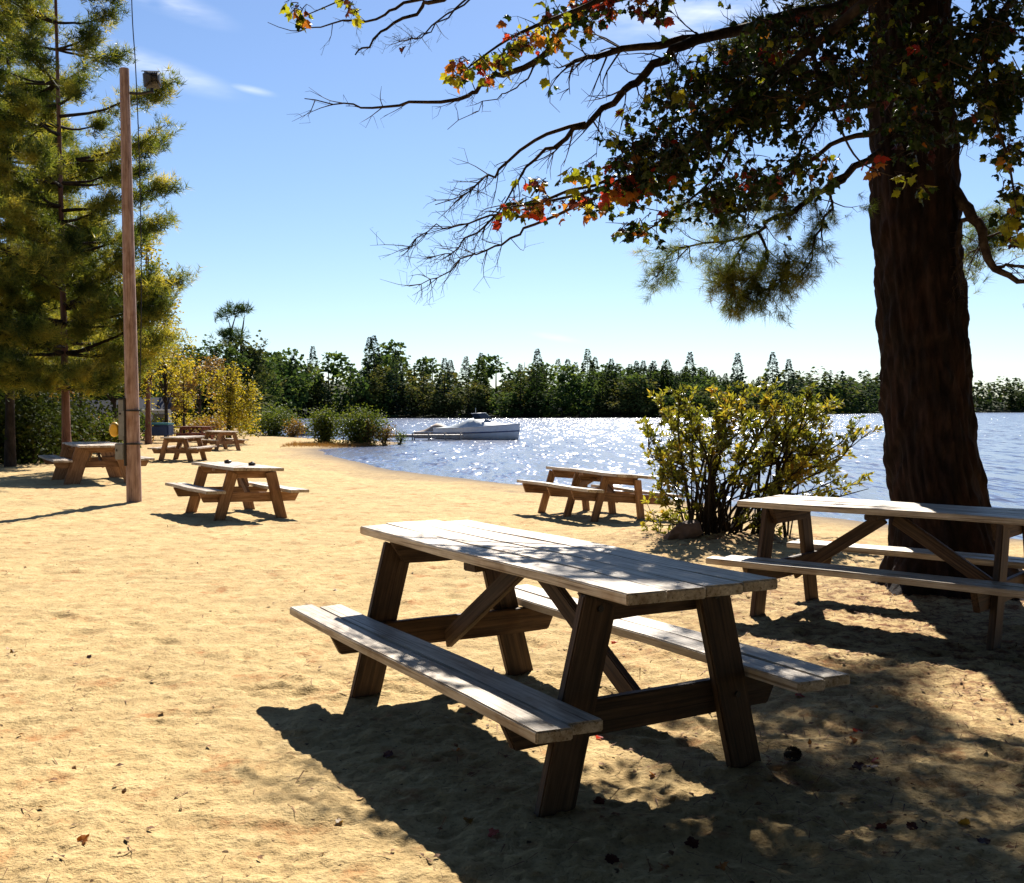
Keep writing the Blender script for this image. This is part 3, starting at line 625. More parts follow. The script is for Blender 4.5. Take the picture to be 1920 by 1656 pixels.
# ------------------------------------------------------------------ trees and bushes of the left shore
G1 = 'trees along the left edge of the beach'
def X(px, Z): return (px-960)/F*Z
pine_tree('pine_tree', X(125, 26), 26, 17.5, .10, 2.6, 2.9, 'big olive green pine with layered boughs behind the wooden pole', G1, lean=(-.3, .2), tuft=.23, dens=1.15, whorls=26,
          spec=[(7.0, 5, 2.6, .26), (8.2, -8, 2.8, .10), (5.4, 12, 2.2, .25), (9.4, 0, 2.4, .2), (10.4, -5, 2.6, .15), (3.2, -60, 2.3, .0), (2.9, -100, 2.4, .0), (2.8, -35, 1.7, .02), (3.4, 190, 3.0, .0), (4.4, -40, 2.0, .1), (6.0, -75, 2.6, .1), (7.5, -95, 2.4, .1), (8.8, -80, 2.3, .1), (10, -100, 2.2, .1), (5, -110, 2.6, .05), (11, -85, 2.0, .1), (4.2, -85, 2.4, .05)]) 
pine_tree('pine_tree', X(18, 28), 28, 17, .12, 4.2, 3.0, 'pine filling the top left corner in front of the leaning trunks', G1, bmat='dark_bark', lean=(.2, 0), tuft=.24, dens=.95, whorls=22,
          spec=[(z, az, 2.4, .08) for z, az in ((5, -90), (6, -60), (7, -110), (8, -80), (9, -100), (10, -70), (11, -95), (5.5, -20), (7.4, -15), (9.2, 0))])
pine_tree('pine_tree', X(-40, 31), 31, 18, .16, 3.2, 4.4, 'pine behind the left edge of the picture, dark trunk leaning', G1, bmat='dark_bark', lean=(.5, 0), tuft=.22, dens=1.0, whorls=22)
pine_tree('pine_tree', X(60, 38), 38, 15, .15, 3.5, 4.0, 'pine with a thin dark trunk in the wood at the left', G1, bmat='dark_bark', lean=(-1.4, 0), tuft=.25, dens=.9, whorls=20)
broad_tree('leaning_tree', X(48, 33), 33, 6, .09, (5.0, 2.2, 1.4), 'thin dark leaning trunk with green leaves at the far left', G1, 'green_leaf', 'dark_bark', .16, 1800, 10, (-1.0, 0))
broad_tree('birch_tree', X(312, 52), 52, 6.6, .11, (4.6, 1.6, 2.3), 'slim tree with thin yellow foliage just right of the wooden pole', G1, 'yellow_leaf', 'dark_bark', .15, 1900, 16)
broad_tree('birch_tree', X(345, 55), 55, 4.2, .08, (3.0, 1.3, 1.5), 'short yellow tree between the slim one and the vine-hung tree', G1, 'yellow_leaf', 'dark_bark', .15, 1500, 10)
broad_tree('vine_hung_tree', X(428, 47), 47, 4.0, .14, (2.9, 1.25, .95), 'drooping yellow green tree whose leaves hang to the ground', G1, 'yellow_leaf', 'dark_bark', .13, 4200, 16, (.15, 0), 1.9)
broad_tree('broadleaf_tree', X(278, 46), 46, 9.4, .13, (5.7, 1.35, 3.5), 'tall loose yellow green tree directly behind the wooden pole', G1, 'yellow_leaf', 'red_bark', .17, 3200, 22)
broad_tree('broadleaf_tree', X(215, 44), 44, 5.2, .12, (3.6, 2.2, 1.8), 'yellow green tree behind the wide table and the dark shed', G1, 'yellow_leaf', 'dark_bark', .16, 3000, 14)
broad_tree('broadleaf_tree', X(60, 46), 46, 8, .16, (5.0, 3.4, 3.0), 'green tree deep in the wood at the left', G1, 'green_leaf', 'dark_bark', .22, 3600, 18)
broad_tree('broadleaf_tree', X(150, 56), 56, 8.5, .16, (5.6, 3.2, 3.2), 'rust tinged tree in the wood behind the big pine', G1, 'rust_leaf', 'dark_bark', .24, 3000, 18)
broad_tree('broadleaf_tree', X(245, 66), 66, 8, .16, (5.2, 3.0, 3.0), 'green tree in the wood beyond the wooden pole', G1, 'green_leaf', 'dark_bark', .26, 3000, 18)
broad_tree('broadleaf_tree', X(375, 75), 75, 5.8, .14, (3.8, 2.8, 2.0), 'orange tinged tree behind the vine-hung tree', G1, 'rust_leaf', 'dark_bark', .26, 2200, 14)
for (px, Z, H, rx, lm_, lab) in ((330, 90, 7, 3.4, 'far_green2', 'dark green tree on the rise behind the slim yellow trees'), (395, 98, 8.2, 3.6, 'far_green2', 'dark green tree on the rise left of the bare topped pine'), (455, 104, 8.8, 3.6, 'far_olive', 'olive tree on the rise below the bare topped pine'), (490, 112, 8.0, 3.4, 'far_green', 'green tree on the rise right of the bare topped pine')):
    broad_tree('broadleaf_tree', X(px, Z), Z, H, .2, (H*.58, rx, H*.4), lab, G1, lm_, 'dark_bark', .42, 2000, 16)
# bare topped pine
def sparse_pine():
    Z = 112; x = X(432, Z); z0 = gz1(x, Z); root = empty('bare_pine', (x, Z, z0)); tb = MB(); nb = MB()
    loc = lambda px, py: at(px, py, Z)-np.array([x, Z, z0])
    tube(tb, smooth_path([(0, 0, 0), loc(430, 700), loc(431, 640), loc(436, 612), loc(446, 580)], 12), np.linspace(.22, .03, 12), 6)
    tube(tb, smooth_path([loc(431, 650), loc(432, 615), loc(422, 585)], 6), np.linspace(.10, .03, 6), 5)
    for (px, py, r_, k) in ((446, 578, .62, 34), (455, 583, .4, 16), (423, 586, .55, 24), (415, 588, .3, 8), (431, 624, .7, 34), (418, 627, .5, 18), (441, 634, .55, 26), (430, 640, .5, 16)):
        c = loc(px, py); tube(tb, [loc(431, py+8), c], [.04, .02], 4); tufts(nb, c+rng.normal(size=(k, 3))*[r_, r_, .22], rng.normal(size=(k, 3))*.6+[0, 0, .7], .8, FAT_TUFTS)
    tb.build('trunk', M['dark_bark'], root, True); tag(nb.build('needles', M['far_green2'], root), kind='stuff'); tag(root, 'tall thin pine with a few tufts against the sky', 'tree', G1)
    b2 = MB(); Z2 = 114; x2 = X(453, Z2); z2 = gz1(x2, Z2); l2 = lambda px, py: at(px, py, Z2)-np.array([x2, Z2, z2])
    tube(b2, smooth_path([(0, 0, 0), l2(452, 650), l2(456, 610), l2(459, 588)], 9), np.linspace(.2, .02, 9), 6)
    tube(b2, [l2(455, 625), l2(462, 612)], [.04, .015], 4); tube(b2, [l2(453, 640), l2(447, 628)], [.04, .015], 4)
    o = b2.build('dead_tree', M['dark_bark'], None, True); o.location = (x2, Z2, z2); tag(o, 'thin bare dead stem beside the bare topped pine', 'tree', G1)
sparse_pine()
G2 = 'bushes along the edge of the wood'
us = [(10, 31, 1.7, 2.0), (55, 30, 1.6, 1.7), (-30, 29, 1.8, 2.2), (95, 33, 1.5, 1.9), (-70, 32, 2, 2.4), (30, 36, 2.2, 2.8), (85, 38, 2.0, 2.6)]
for (px, Z, rx, h), lab in zip(us, ('dark bush under the leaning trunks at the left', 'dark bush left of the big pine trunk', 'dark bush at the left edge of the wood', 'dark bush beside the reddish pine trunk', 'dark bush beyond the left edge of the picture', 'tall dark bush deeper in the wood', 'tall dark bush behind the reddish trunk')):
    bush('bush', X(px, Z), Z, rx, h, lab, G2, 'under_leaf', .16, 2200, 12)
for (px, Z, rx, h, lm_, lab) in ((160, 40, 1.3, 1.3, 'rust_leaf', 'rusty low bush behind the wide table'), (205, 38, 1.0, 1.3, 'green_leaf', 'green bush beside the yellow disc'), (250, 52, 1.5, 1.5, 'green_leaf', 'green bush behind the blue bin'), (345, 58, 1.5, 1.3, 'yellow_leaf', 'yellow green bush right of the blue bin'), (395, 57, 1.4, 1.2, 'rust_leaf', 'rusty bush behind the dark red table'),
                           (120, 42, 2.2, 2.4, 'under_leaf', 'dark thicket behind the reddish pine trunk'), (185, 46, 2.2, 2.0, 'under_leaf', 'dark thicket in front of the shed')):
    bush('bush', X(px, Z), Z, rx, h, lab, G2, lm_, .15, 1500, 10)
G3 = 'shrubs on the sandy point'
bush('shrub', X(512, 66), 66, 1.75, 1.75, 'pale green shrub standing left of the sandy point', G3, 'green_leaf', .16, 4200, 24)
bush('shrub', X(470, 70), 70, 1.0, 1.2, 'small green shrub behind the vine-hung tree', G3, 'green_leaf', .15, 900, 9)
bush('shrub', X(548, 64), 64, .8, 1.1, 'small olive shrub at the right end of the pale green one', G3, 'rust_leaf', .14, 900, 9)
bush('shrub', X(612, 50), 50, .95, 1.5, 'grey green shrub on the left of the sandy point', G3, 'green_leaf', .12, 4200, 20)
bush('shrub', X(672, 49.5), 49.5, 1.2, 1.62, 'tallest green shrub on the sandy point with a dark base', G3, 'green_leaf', .12, 6000, 26)
bush('shrub', X(690, 48.8), 48.8, .45, 1.25, 'orange tinged shrub in front of the tallest one', G3, 'rust_leaf', .09, 700, 7)
bush('shrub', X(720, 49.5), 49.5, .55, .95, 'low rusty shrub near the tip of the sandy point', G3, 'rust_leaf', .09, 1100, 9)
bush('shrub', X(748, 50.5), 50.5, .42, .85, 'thin green twigs at the very tip of the sandy point', G3, 'green_leaf', .09, 350, 7)
mb = MB(); k = 1500; gx = rng.uniform(-10, -6.3, k); gy = 47.6+rng.normal(size=k)*.8+(gx+8)*.35; P = np.stack([gx, gy, gz(gx, gy)], -1); sd = shore_dist(gx, gy) > .1
tufts(mb, P[sd], rng.normal(size=(sd.sum(), 3))*.35+[0, 0, 1], rng.uniform(.08, .24, sd.sum()), [tuft_template(7, .5, 90, .05)])
tag(mb.build('dry_grass', M['dry_grass']), 'dry reddish grass at the foot of the shrubs on the point', 'grass', None, 'stuff')

# ------------------------------------------------------------------ leafy shrub by the water
def big_shrub():
    Z0 = 12.35; x0 = 2.38; z0 = gz1(x0, Z0)+.05; root = empty('leafy_shrub', (x0, Z0, z0)); sb = MB(); fb = MB()
    loc = lambda px, py, dz=0: at(px, py, Z0+dz)-np.array([x0, Z0, z0])
    tips = []
    # main stems fan out of two clumps to crown targets spread over the outline of the shrub
    tg = [(1235, 745), (1290, 728), (1340, 735), (1390, 722), (1440, 728), (1490, 735), (1530, 728), (1575, 760), (1600, 800), (1625, 815), (1215, 800), (1212, 850), (1240, 880), (1265, 770), (1320, 770), (1370, 770), (1430, 765), (1480, 770), (1520, 775), (1555, 800), (1570, 850),
          (1585, 890), (1620, 905), (1300, 820), (1350, 810), (1410, 810), (1460, 815), (1505, 820), (1280, 850), (1330, 860), (1390, 855), (1440, 860), (1500, 865), (1545, 870), (1215, 960), (1235, 930), (1260, 985), (1230, 1000), (1445, 950), (1440, 985), (1460, 920), (1250, 830), (1540, 745), (1462, 745), (1355, 752)]
    for (px, py) in tg:
        for rep in range(2):
            clump = (1330 if px < 1400 else (1440 if rng.random() < .45 else 1345), 1000)
            dz = rng.normal()*.38; b = loc(clump[0]+rng.uniform(-42, 42), 1003, rng.normal()*.2); e = loc(px+rng.uniform(-14, 14), py+rng.uniform(-14, 14), dz)
            b[2] = -.06; mid = b+(e-b)*.45+np.array([-(e-b)[0]*.18, rng.normal()*.06, (e-b)[2]*.10])+rng.normal(size=3)*.06
            P = smooth_path([b, mid, b+(e-b)*.75+rng.normal(size=3)*.07, e], 10); r0 = rng.uniform(.009, .023)
            tube(sb, P, r0*(1-.82*np.linspace(0, 1, 10)), 5)
            for t in (rng.uniform(.58, 1, 11) if py < 900 else rng.uniform(.4, 1, 8)):
                k = min(8, int(t*9)); q = P[k]; d = (P[k+1]-P[k]); d /= np.linalg.norm(d)+1e-9; d = d+rng.normal(size=3)*.75+[0, 0, .35]; d /= np.linalg.norm(d)
                l = rng.uniform(.10, .24); tube(sb, [q, q+d*l*.5+rng.normal(size=3)*.01, q+d*l], [.005, .004, .002], 3); tips.append((q+d*l, d)); 
                if rng.random() < .5: tips.append((q+d*l*.55, d))
    n = 9; pos = []; dr = []
    for (p, d) in tips:
        for _ in range(n):
            v = rng.normal(size=3); v = v-d*np.dot(v, d); v /= np.linalg.norm(v)+1e-9
            pos.append(p-d*rng.uniform(0, .06)+rng.normal(size=3)*.006); dr.append(v*.8+d*rng.uniform(.3, 1.1)+[0, 0, .1])
    leaves(fb, pos, .078, SLIM_V, LEAF_F, .35, np.array(dr)*1.2, 0)
    # the low skirt of litter coloured twigs
    sb.build('stems', M['dark_bark'], root, True); tag(fb.build('foliage', M['shrub_leaf'], root), kind='stuff')
    tag(root, 'leafy yellow green shrub with many dark stems by the water', 'shrub')
big_shrub()

# ------------------------------------------------------------------ big pine on the right
def big_pine():
    x0, y0 = 3.62, 8.75; z0 = gz1(x0, y0)-.12; root = empty('pine_tree', (x0, y0, z0)); O = np.array([x0, y0, z0])
    # outline from the photograph: (height above ground, centre x, half width)
    prof = [(-.15, 3.70, .76), (.0, 3.69, .64), (.12, 3.665, .54), (.3, 3.62, .44), (.62, 3.565, .362), (1.05, 3.49, .343), (1.5, 3.44, .335), (2.35, 3.375, .323), (3.38, 3.312, .316), (4.85, 3.255, .305), (7.5, 3.20, .265), (10.5, 3.16, .21), (14, 3.15, .13), (17.5, 3.16, .03)]
    pr = np.array(prof); nz = 420; ns = 150; z = np.interp(np.linspace(0, 1, nz)**1.5, [0, 1], [-.15, 17.4]); cx = np.interp(z, pr[:, 0], pr[:, 1]); hw = np.interp(z, pr[:, 0], pr[:, 2])
    a = np.arange(ns)/ns*2*np.pi; A, Zz = np.meshgrid(a, z)
    flare = np.clip((.75-Zz)/.9, 0, 1)**2
    rr = hw[:, None]*(1+flare*(.13*np.cos(A*5+.6)+.08*np.cos(A*8+2)))
    u = A/(2*np.pi)*26; vv = Zz*3.2
    per = lambda f1, f2, o: vnoise(((A/(2*np.pi)*f1) % f1)*1.0+o, Zz*f2+o)  # vertical furrows
    wob = vnoise(Zz*2.1+3, A*0+1)*1.6
    fur = np.abs(np.sin(A*17+wob*2.2+3*vnoise(np.cos(A)*3+Zz*1.1, np.sin(A)*3+8)))**.6
    pl = vnoise(np.cos(A)*6+Zz*2.4, np.sin(A)*6+Zz*1.2+30); pl2 = vnoise(np.cos(A)*17+Zz*9, np.sin(A)*17-Zz*5)
    crk_ = np.clip(vnoise(np.cos(A)*5+Zz*.6+70, np.sin(A)*5+Zz*8.5)*2.2, -.6, .6); kn = np.exp(-(((A-4.3)/.13)**2+((Zz-1.9)/.10)**2))+np.exp(-(((A-5.0)/.11)**2+((Zz-2.9)/.08)**2))
    rr = rr+.030*fur*(.6+.6*crk_)+.030*pl+.020*pl2+.014*crk_+.035*kn
    yoff = np.interp(z, [0, 18], [0, .1])
    V = np.stack([cx[:, None]-x0+rr*np.cos(A), yoff[:, None]+rr*np.sin(A), Zz+.12-.0*A], -1)
    mb = MB(); i = (np.arange(nz-1)[:, None]*ns+np.arange(ns)[None]); j = (np.arange(nz-1)[:, None]*ns+(np.arange(ns)+1)[None] % ns)
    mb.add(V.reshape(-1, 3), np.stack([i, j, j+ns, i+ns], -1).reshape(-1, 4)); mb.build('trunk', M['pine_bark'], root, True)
    nb = MB()
    def limb(pts, r0, r1, n=16, sides=7, twigs=0, tl=.3, tr=.006, name='limb', needle=0, nt=.10, tmin=.3, dn=(0, 0, -.2)):
        P = smooth_path([at(*p)-O for p in pts], n); P[1:-1] += rng.normal(size=(n-2, 3))*.012; t = np.linspace(0, 1, n); lb = MB(); tube(lb, P, r0+(r1-r0)*t**.8, sides)
        for q in rng.uniform(tmin, 1, twigs):
            k = min(n-2, int(q*(n-1))); d = P[k+1]-P[k]; d /= np.linalg.norm(d)+1e-9; d = d+rng.normal(size=3)*.55+np.array(dn); d /= np.linalg.norm(d); l = tl*rng.uniform(.4, 1.2)
            Q = smooth_path([P[k], P[k]+d*l*.5+rng.normal(size=3)*.06*l, P[k]+d*l+rng.normal(size=3)*.12*l], 6); tube(lb, Q, tr*(1-.75*np.linspace(0, 1, 6)), 4)
            for _ in range(2):
                m_ = rng.integers(2, 5); dd = d+rng.normal(size=3)*.6; dd /= np.linalg.norm(dd); tube(lb, [Q[m_], Q[m_]+dd*l*.25+rng.normal(size=3)*.03, Q[m_]+dd*l*.5], [tr*.5, tr*.35, tr*.2], 3)
                if needle: tufts(nb, [Q[m_]+dd*l*.5], [dd], nt, FINE_TUFTS)
            if needle:
                k2 = rng.integers(3, 7); tufts(nb, Q[-1]+rng.normal(size=(k2, 3))*.035, np.repeat(d[None], k2, 0)+rng.normal(size=(k2, 3))*.5, nt, FINE_TUFTS)
        lb.build(name, M['limb_bark'], root, True); return P
    # limbs reaching left towards the camera
    limb([(1665, -60, 8.67), (1600, 5, 8.40), (1500, 28, 8.19), (1420, 48, 8.03), (1320, 72, 7.86), (1200, 86, 7.72), (1120, 105, 7.62), (1062, 126, 7.52)], .075, .012, 22, 8, 26, .35, .008)
    limb([(1480, 30, 8.13), (1300, 80, 7.79), (1240, 112, 7.65), (1190, 160, 7.59), (1155, 188, 7.52), (1097, 231, 7.45), (1040, 277, 7.42)], .045, .016, 20, 7, 20, .4, .007)
    limb([(1097, 231, 7.45), (1001, 266, 7.38), (936, 320, 7.35), (908, 336, 7.30), (885, 358, 7.30), (816, 384, 7.25)], .016, .003, 16, 5, 26, .28, .004, tmin=.35)
    limb([(1040, 277, 7.42), (997, 300, 7.38), (962, 347, 7.35), (935, 395, 7.30), (905, 440, 7.30)], .014, .003, 14, 5, 16, .25, .004)
    limb([(1155, 330, 7.38), (1010, 375, 7.30), (924, 402, 7.25), (862, 424, 7.20), (808, 432, 7.20), (750, 473, 7.15)], .013, .0025, 18, 5, 20, .25, .0035, tmin=.5)
    limb([(1010, 375, 7.30), (924, 410, 7.25), (870, 451, 7.20), (847, 474, 7.20), (800, 482, 7.20)], .011, .0025, 14, 5, 26, .2, .003, tmin=.4)
    limb([(1120, 370, 7.35), (1010, 415, 7.30), (962, 443, 7.25), (920, 468, 7.20), (881, 482, 7.20), (820, 516, 7.15), (766, 537, 7.15)], .013, .0025, 18, 5, 30, .24, .0032, tmin=.4)
    limb([(1560, -50, 7.92), (1280, -20, 7.65), (1130, 5, 7.45), (1074, 42, 7.38), (1047, 69, 7.35), (1016, 106, 7.30), (962, 131, 7.30), (916, 158, 7.25), (881, 177, 7.20), (847, 193, 7.20), (777, 193, 7.15), (693, 200, 7.10), (643, 193, 7.10), (571, 185, 7.10)], .04, .003, 40, 6, 16, .22, .004, tmin=.45, dn=(0, 0, 0))
    limb([(1016, 106, 7.30), (993, 139, 7.25), (959, 170, 7.20), (916, 193, 7.20), (839, 243, 7.15)], .009, .002, 14, 5, 6, .12, .003)
    limb([(1280, -20, 7.65), (950, -40, 7.38), (816, 0, 7.30), (785, 15, 7.30), (731, 50, 7.25), (693, 79, 7.20), (666, 103, 7.20)], .022, .005, 20, 6, 5, .14, .003, tmin=.6)
    limb([(950, -40, 7.38), (770, 4, 7.30), (727, 25, 7.20), (685, 37, 7.20), (643, 41, 7.20), (596, 50, 7.15), (558, 58, 7.15), (502, 42, 7.10)], .014, .002, 20, 5, 8, .15, .003, tmin=.4)
    limb([(960, -30, 7.38), (870, 0, 7.30), (831, 42, 7.25), (785, 64, 7.20), (766, 84, 7.20)], .010, .002, 12, 5, 10, .15, .0028)
    limb([(900, -20, 7.38), (800, 60, 7.25), (770, 75, 7.25), (735, 68, 7.20)], .007, .002, 12, 4, 8, .15, .0028)
    limb([(1655, 128, 8.60), (1556, 139, 8.33), (1500, 135, 8.19), (1444, 131, 8.06), (1380, 140, 7.92), (1300, 175, 7.79)], .045, .01, 16, 7, 30, .4, .007)
    limb([(1640, -10, 8.60), (1537, 22, 8.33), (1492, 49, 8.19), (1444, 71, 8.06), (1451, 120, 7.99)], .035, .010, 14, 7, 18, .35, .007)
    limb([(1650, 285, 8.60), (1590, 326, 8.40), (1537, 360, 8.26), (1500, 390, 8.19), (1440, 416, 8.09), (1410, 442, 8.06), (1312, 457, 7.99), (1256, 478, 7.96)], .035, .005, 20, 6, 34, .26, .005, needle=1, nt=.10, tmin=.30)
    limb([(1590, 326, 8.40), (1560, 360, 8.26), (1560, 394, 8.19), (1526, 450, 8.13), (1515, 499, 8.09), (1440, 542, 8.06)], .018, .004, 16, 5, 34, .24, .005, needle=1, nt=.10)
    limb([(1420, 435, 8.06), (1440, 469, 8.06), (1425, 506, 8.06), (1380, 528, 8.03), (1360, 520, 7.99)], .014, .004, 14, 5, 40, .22, .005, needle=1, nt=.10, tmin=.2)
    limb([(1410, 442, 8.06), (1385, 470, 8.03), (1372, 505, 7.99), (1380, 560, 7.99)], .010, .004, 12, 5, 22, .2, .005, needle=1, nt=.10, tmin=.2)
    limb([(1470, 470, 8.09), (1480, 500, 8.09), (1450, 530, 8.06), (1415, 545, 8.06)], .010, .004, 12, 5, 26, .2, .005, needle=1, nt=.10, tmin=.1)
    limb([(1256, 478, 7.96), (1235, 510, 7.92), (1222, 528, 7.92)], .005, .002, 8, 4, 8, .10, .003, needle=1, nt=.09, tmin=.3)
    limb([(1650, 195, 8.60), (1575, 199, 8.40), (1537, 217, 8.26), (1511, 262, 8.19), (1470, 330, 8.13)], .03, .006, 14, 6, 26, .35, .006)
    limb([(1655, 240, 8.60), (1560, 270, 8.40), (1480, 330, 8.26), (1400, 380, 8.13), (1340, 400, 8.06)], .028, .005, 16, 6, 30, .35, .006, needle=1, nt=.09, tmin=.5)
    # limbs on the right
    limb([(1770, 330, 8.67), (1800, 382, 8.53), (1830, 416, 8.46), (1845, 469, 8.40), (1860, 499, 8.36), (1894, 521, 8.33), (1935, 545, 8.26)], .06, .018, 18, 7, 8, .3, .006)
    limb([(1815, 400, 8.50), (1800, 439, 8.46), (1796, 499, 8.46), (1806, 544, 8.43)], .026, .006, 12, 6, 22, .2, .005)
    limb([(1860, 500, 8.36), (1894, 497, 8.33), (1960, 502, 8.26)], .018, .01, 8, 6, 8, .25, .005)
    limb([(1780, 120, 8.67), (1840, 170, 8.46), (1830, 230, 8.40), (1800, 290, 8.33)], .02, .004, 12, 6, 14, .3, .005)
    # sunlit needles on a bough farther right
    for (px, py, Z, r_, k) in ((1845, 420, 10.2, .12, 34), (1875, 405, 10.3, .13, 34), (1835, 460, 10.2, .12, 36), (1820, 505, 10.2, .12, 34), (1890, 440, 10.3, .14, 40), (1860, 470, 10.2, .12, 34), (1850, 440, 10.2, .13, 40), (1810, 480, 10.2, .06, 12)):
        c = at(px, py, Z)-O; tufts(nb, c+rng.normal(size=(k, 3))*r_*[.75, .6, .55], rng.normal(size=(k, 3))*.7+[0, 0, .5], .13, FINE_TUFTS)
    limb([(1985, 420, 9.14), (1900, 430, 9.28), (1850, 450, 9.28), (1815, 500, 9.28)], .02, .004, 10, 5, 14, .3, .005)
    tag(nb.build('needles', M['needle_green'], root), kind='stuff')
    # crown above the picture, which shades the boughs and the ground
    cw = MB(); cn_ = MB()
    for z in np.linspace(5.4, 16.5, 26):
        tx = np.interp(z, pr[:, 0], pr[:, 1]); L = 3.6*(1-(z-5)/13)**.7
        for _ in range(5):
            az = rng.uniform(0, 6.28)
            kL = 1-.40*max(0, -math.cos(az))+.12*max(0, math.sin(az))
            pine_limb(cw, cn_, np.array([tx, y0, z])-O, az, L*kL*rng.uniform(.7, 1.1), rng.uniform(.0, .22), .04, .20, .8, .1)
    cw.build('crown_limbs', M['limb_bark'], root, True); tag(cn_.build('crown_needles', M['needle_dark'], root), kind='stuff')
    tag(root, 'big dark pine trunk rising out of the picture at the right', 'tree')
big_pine()

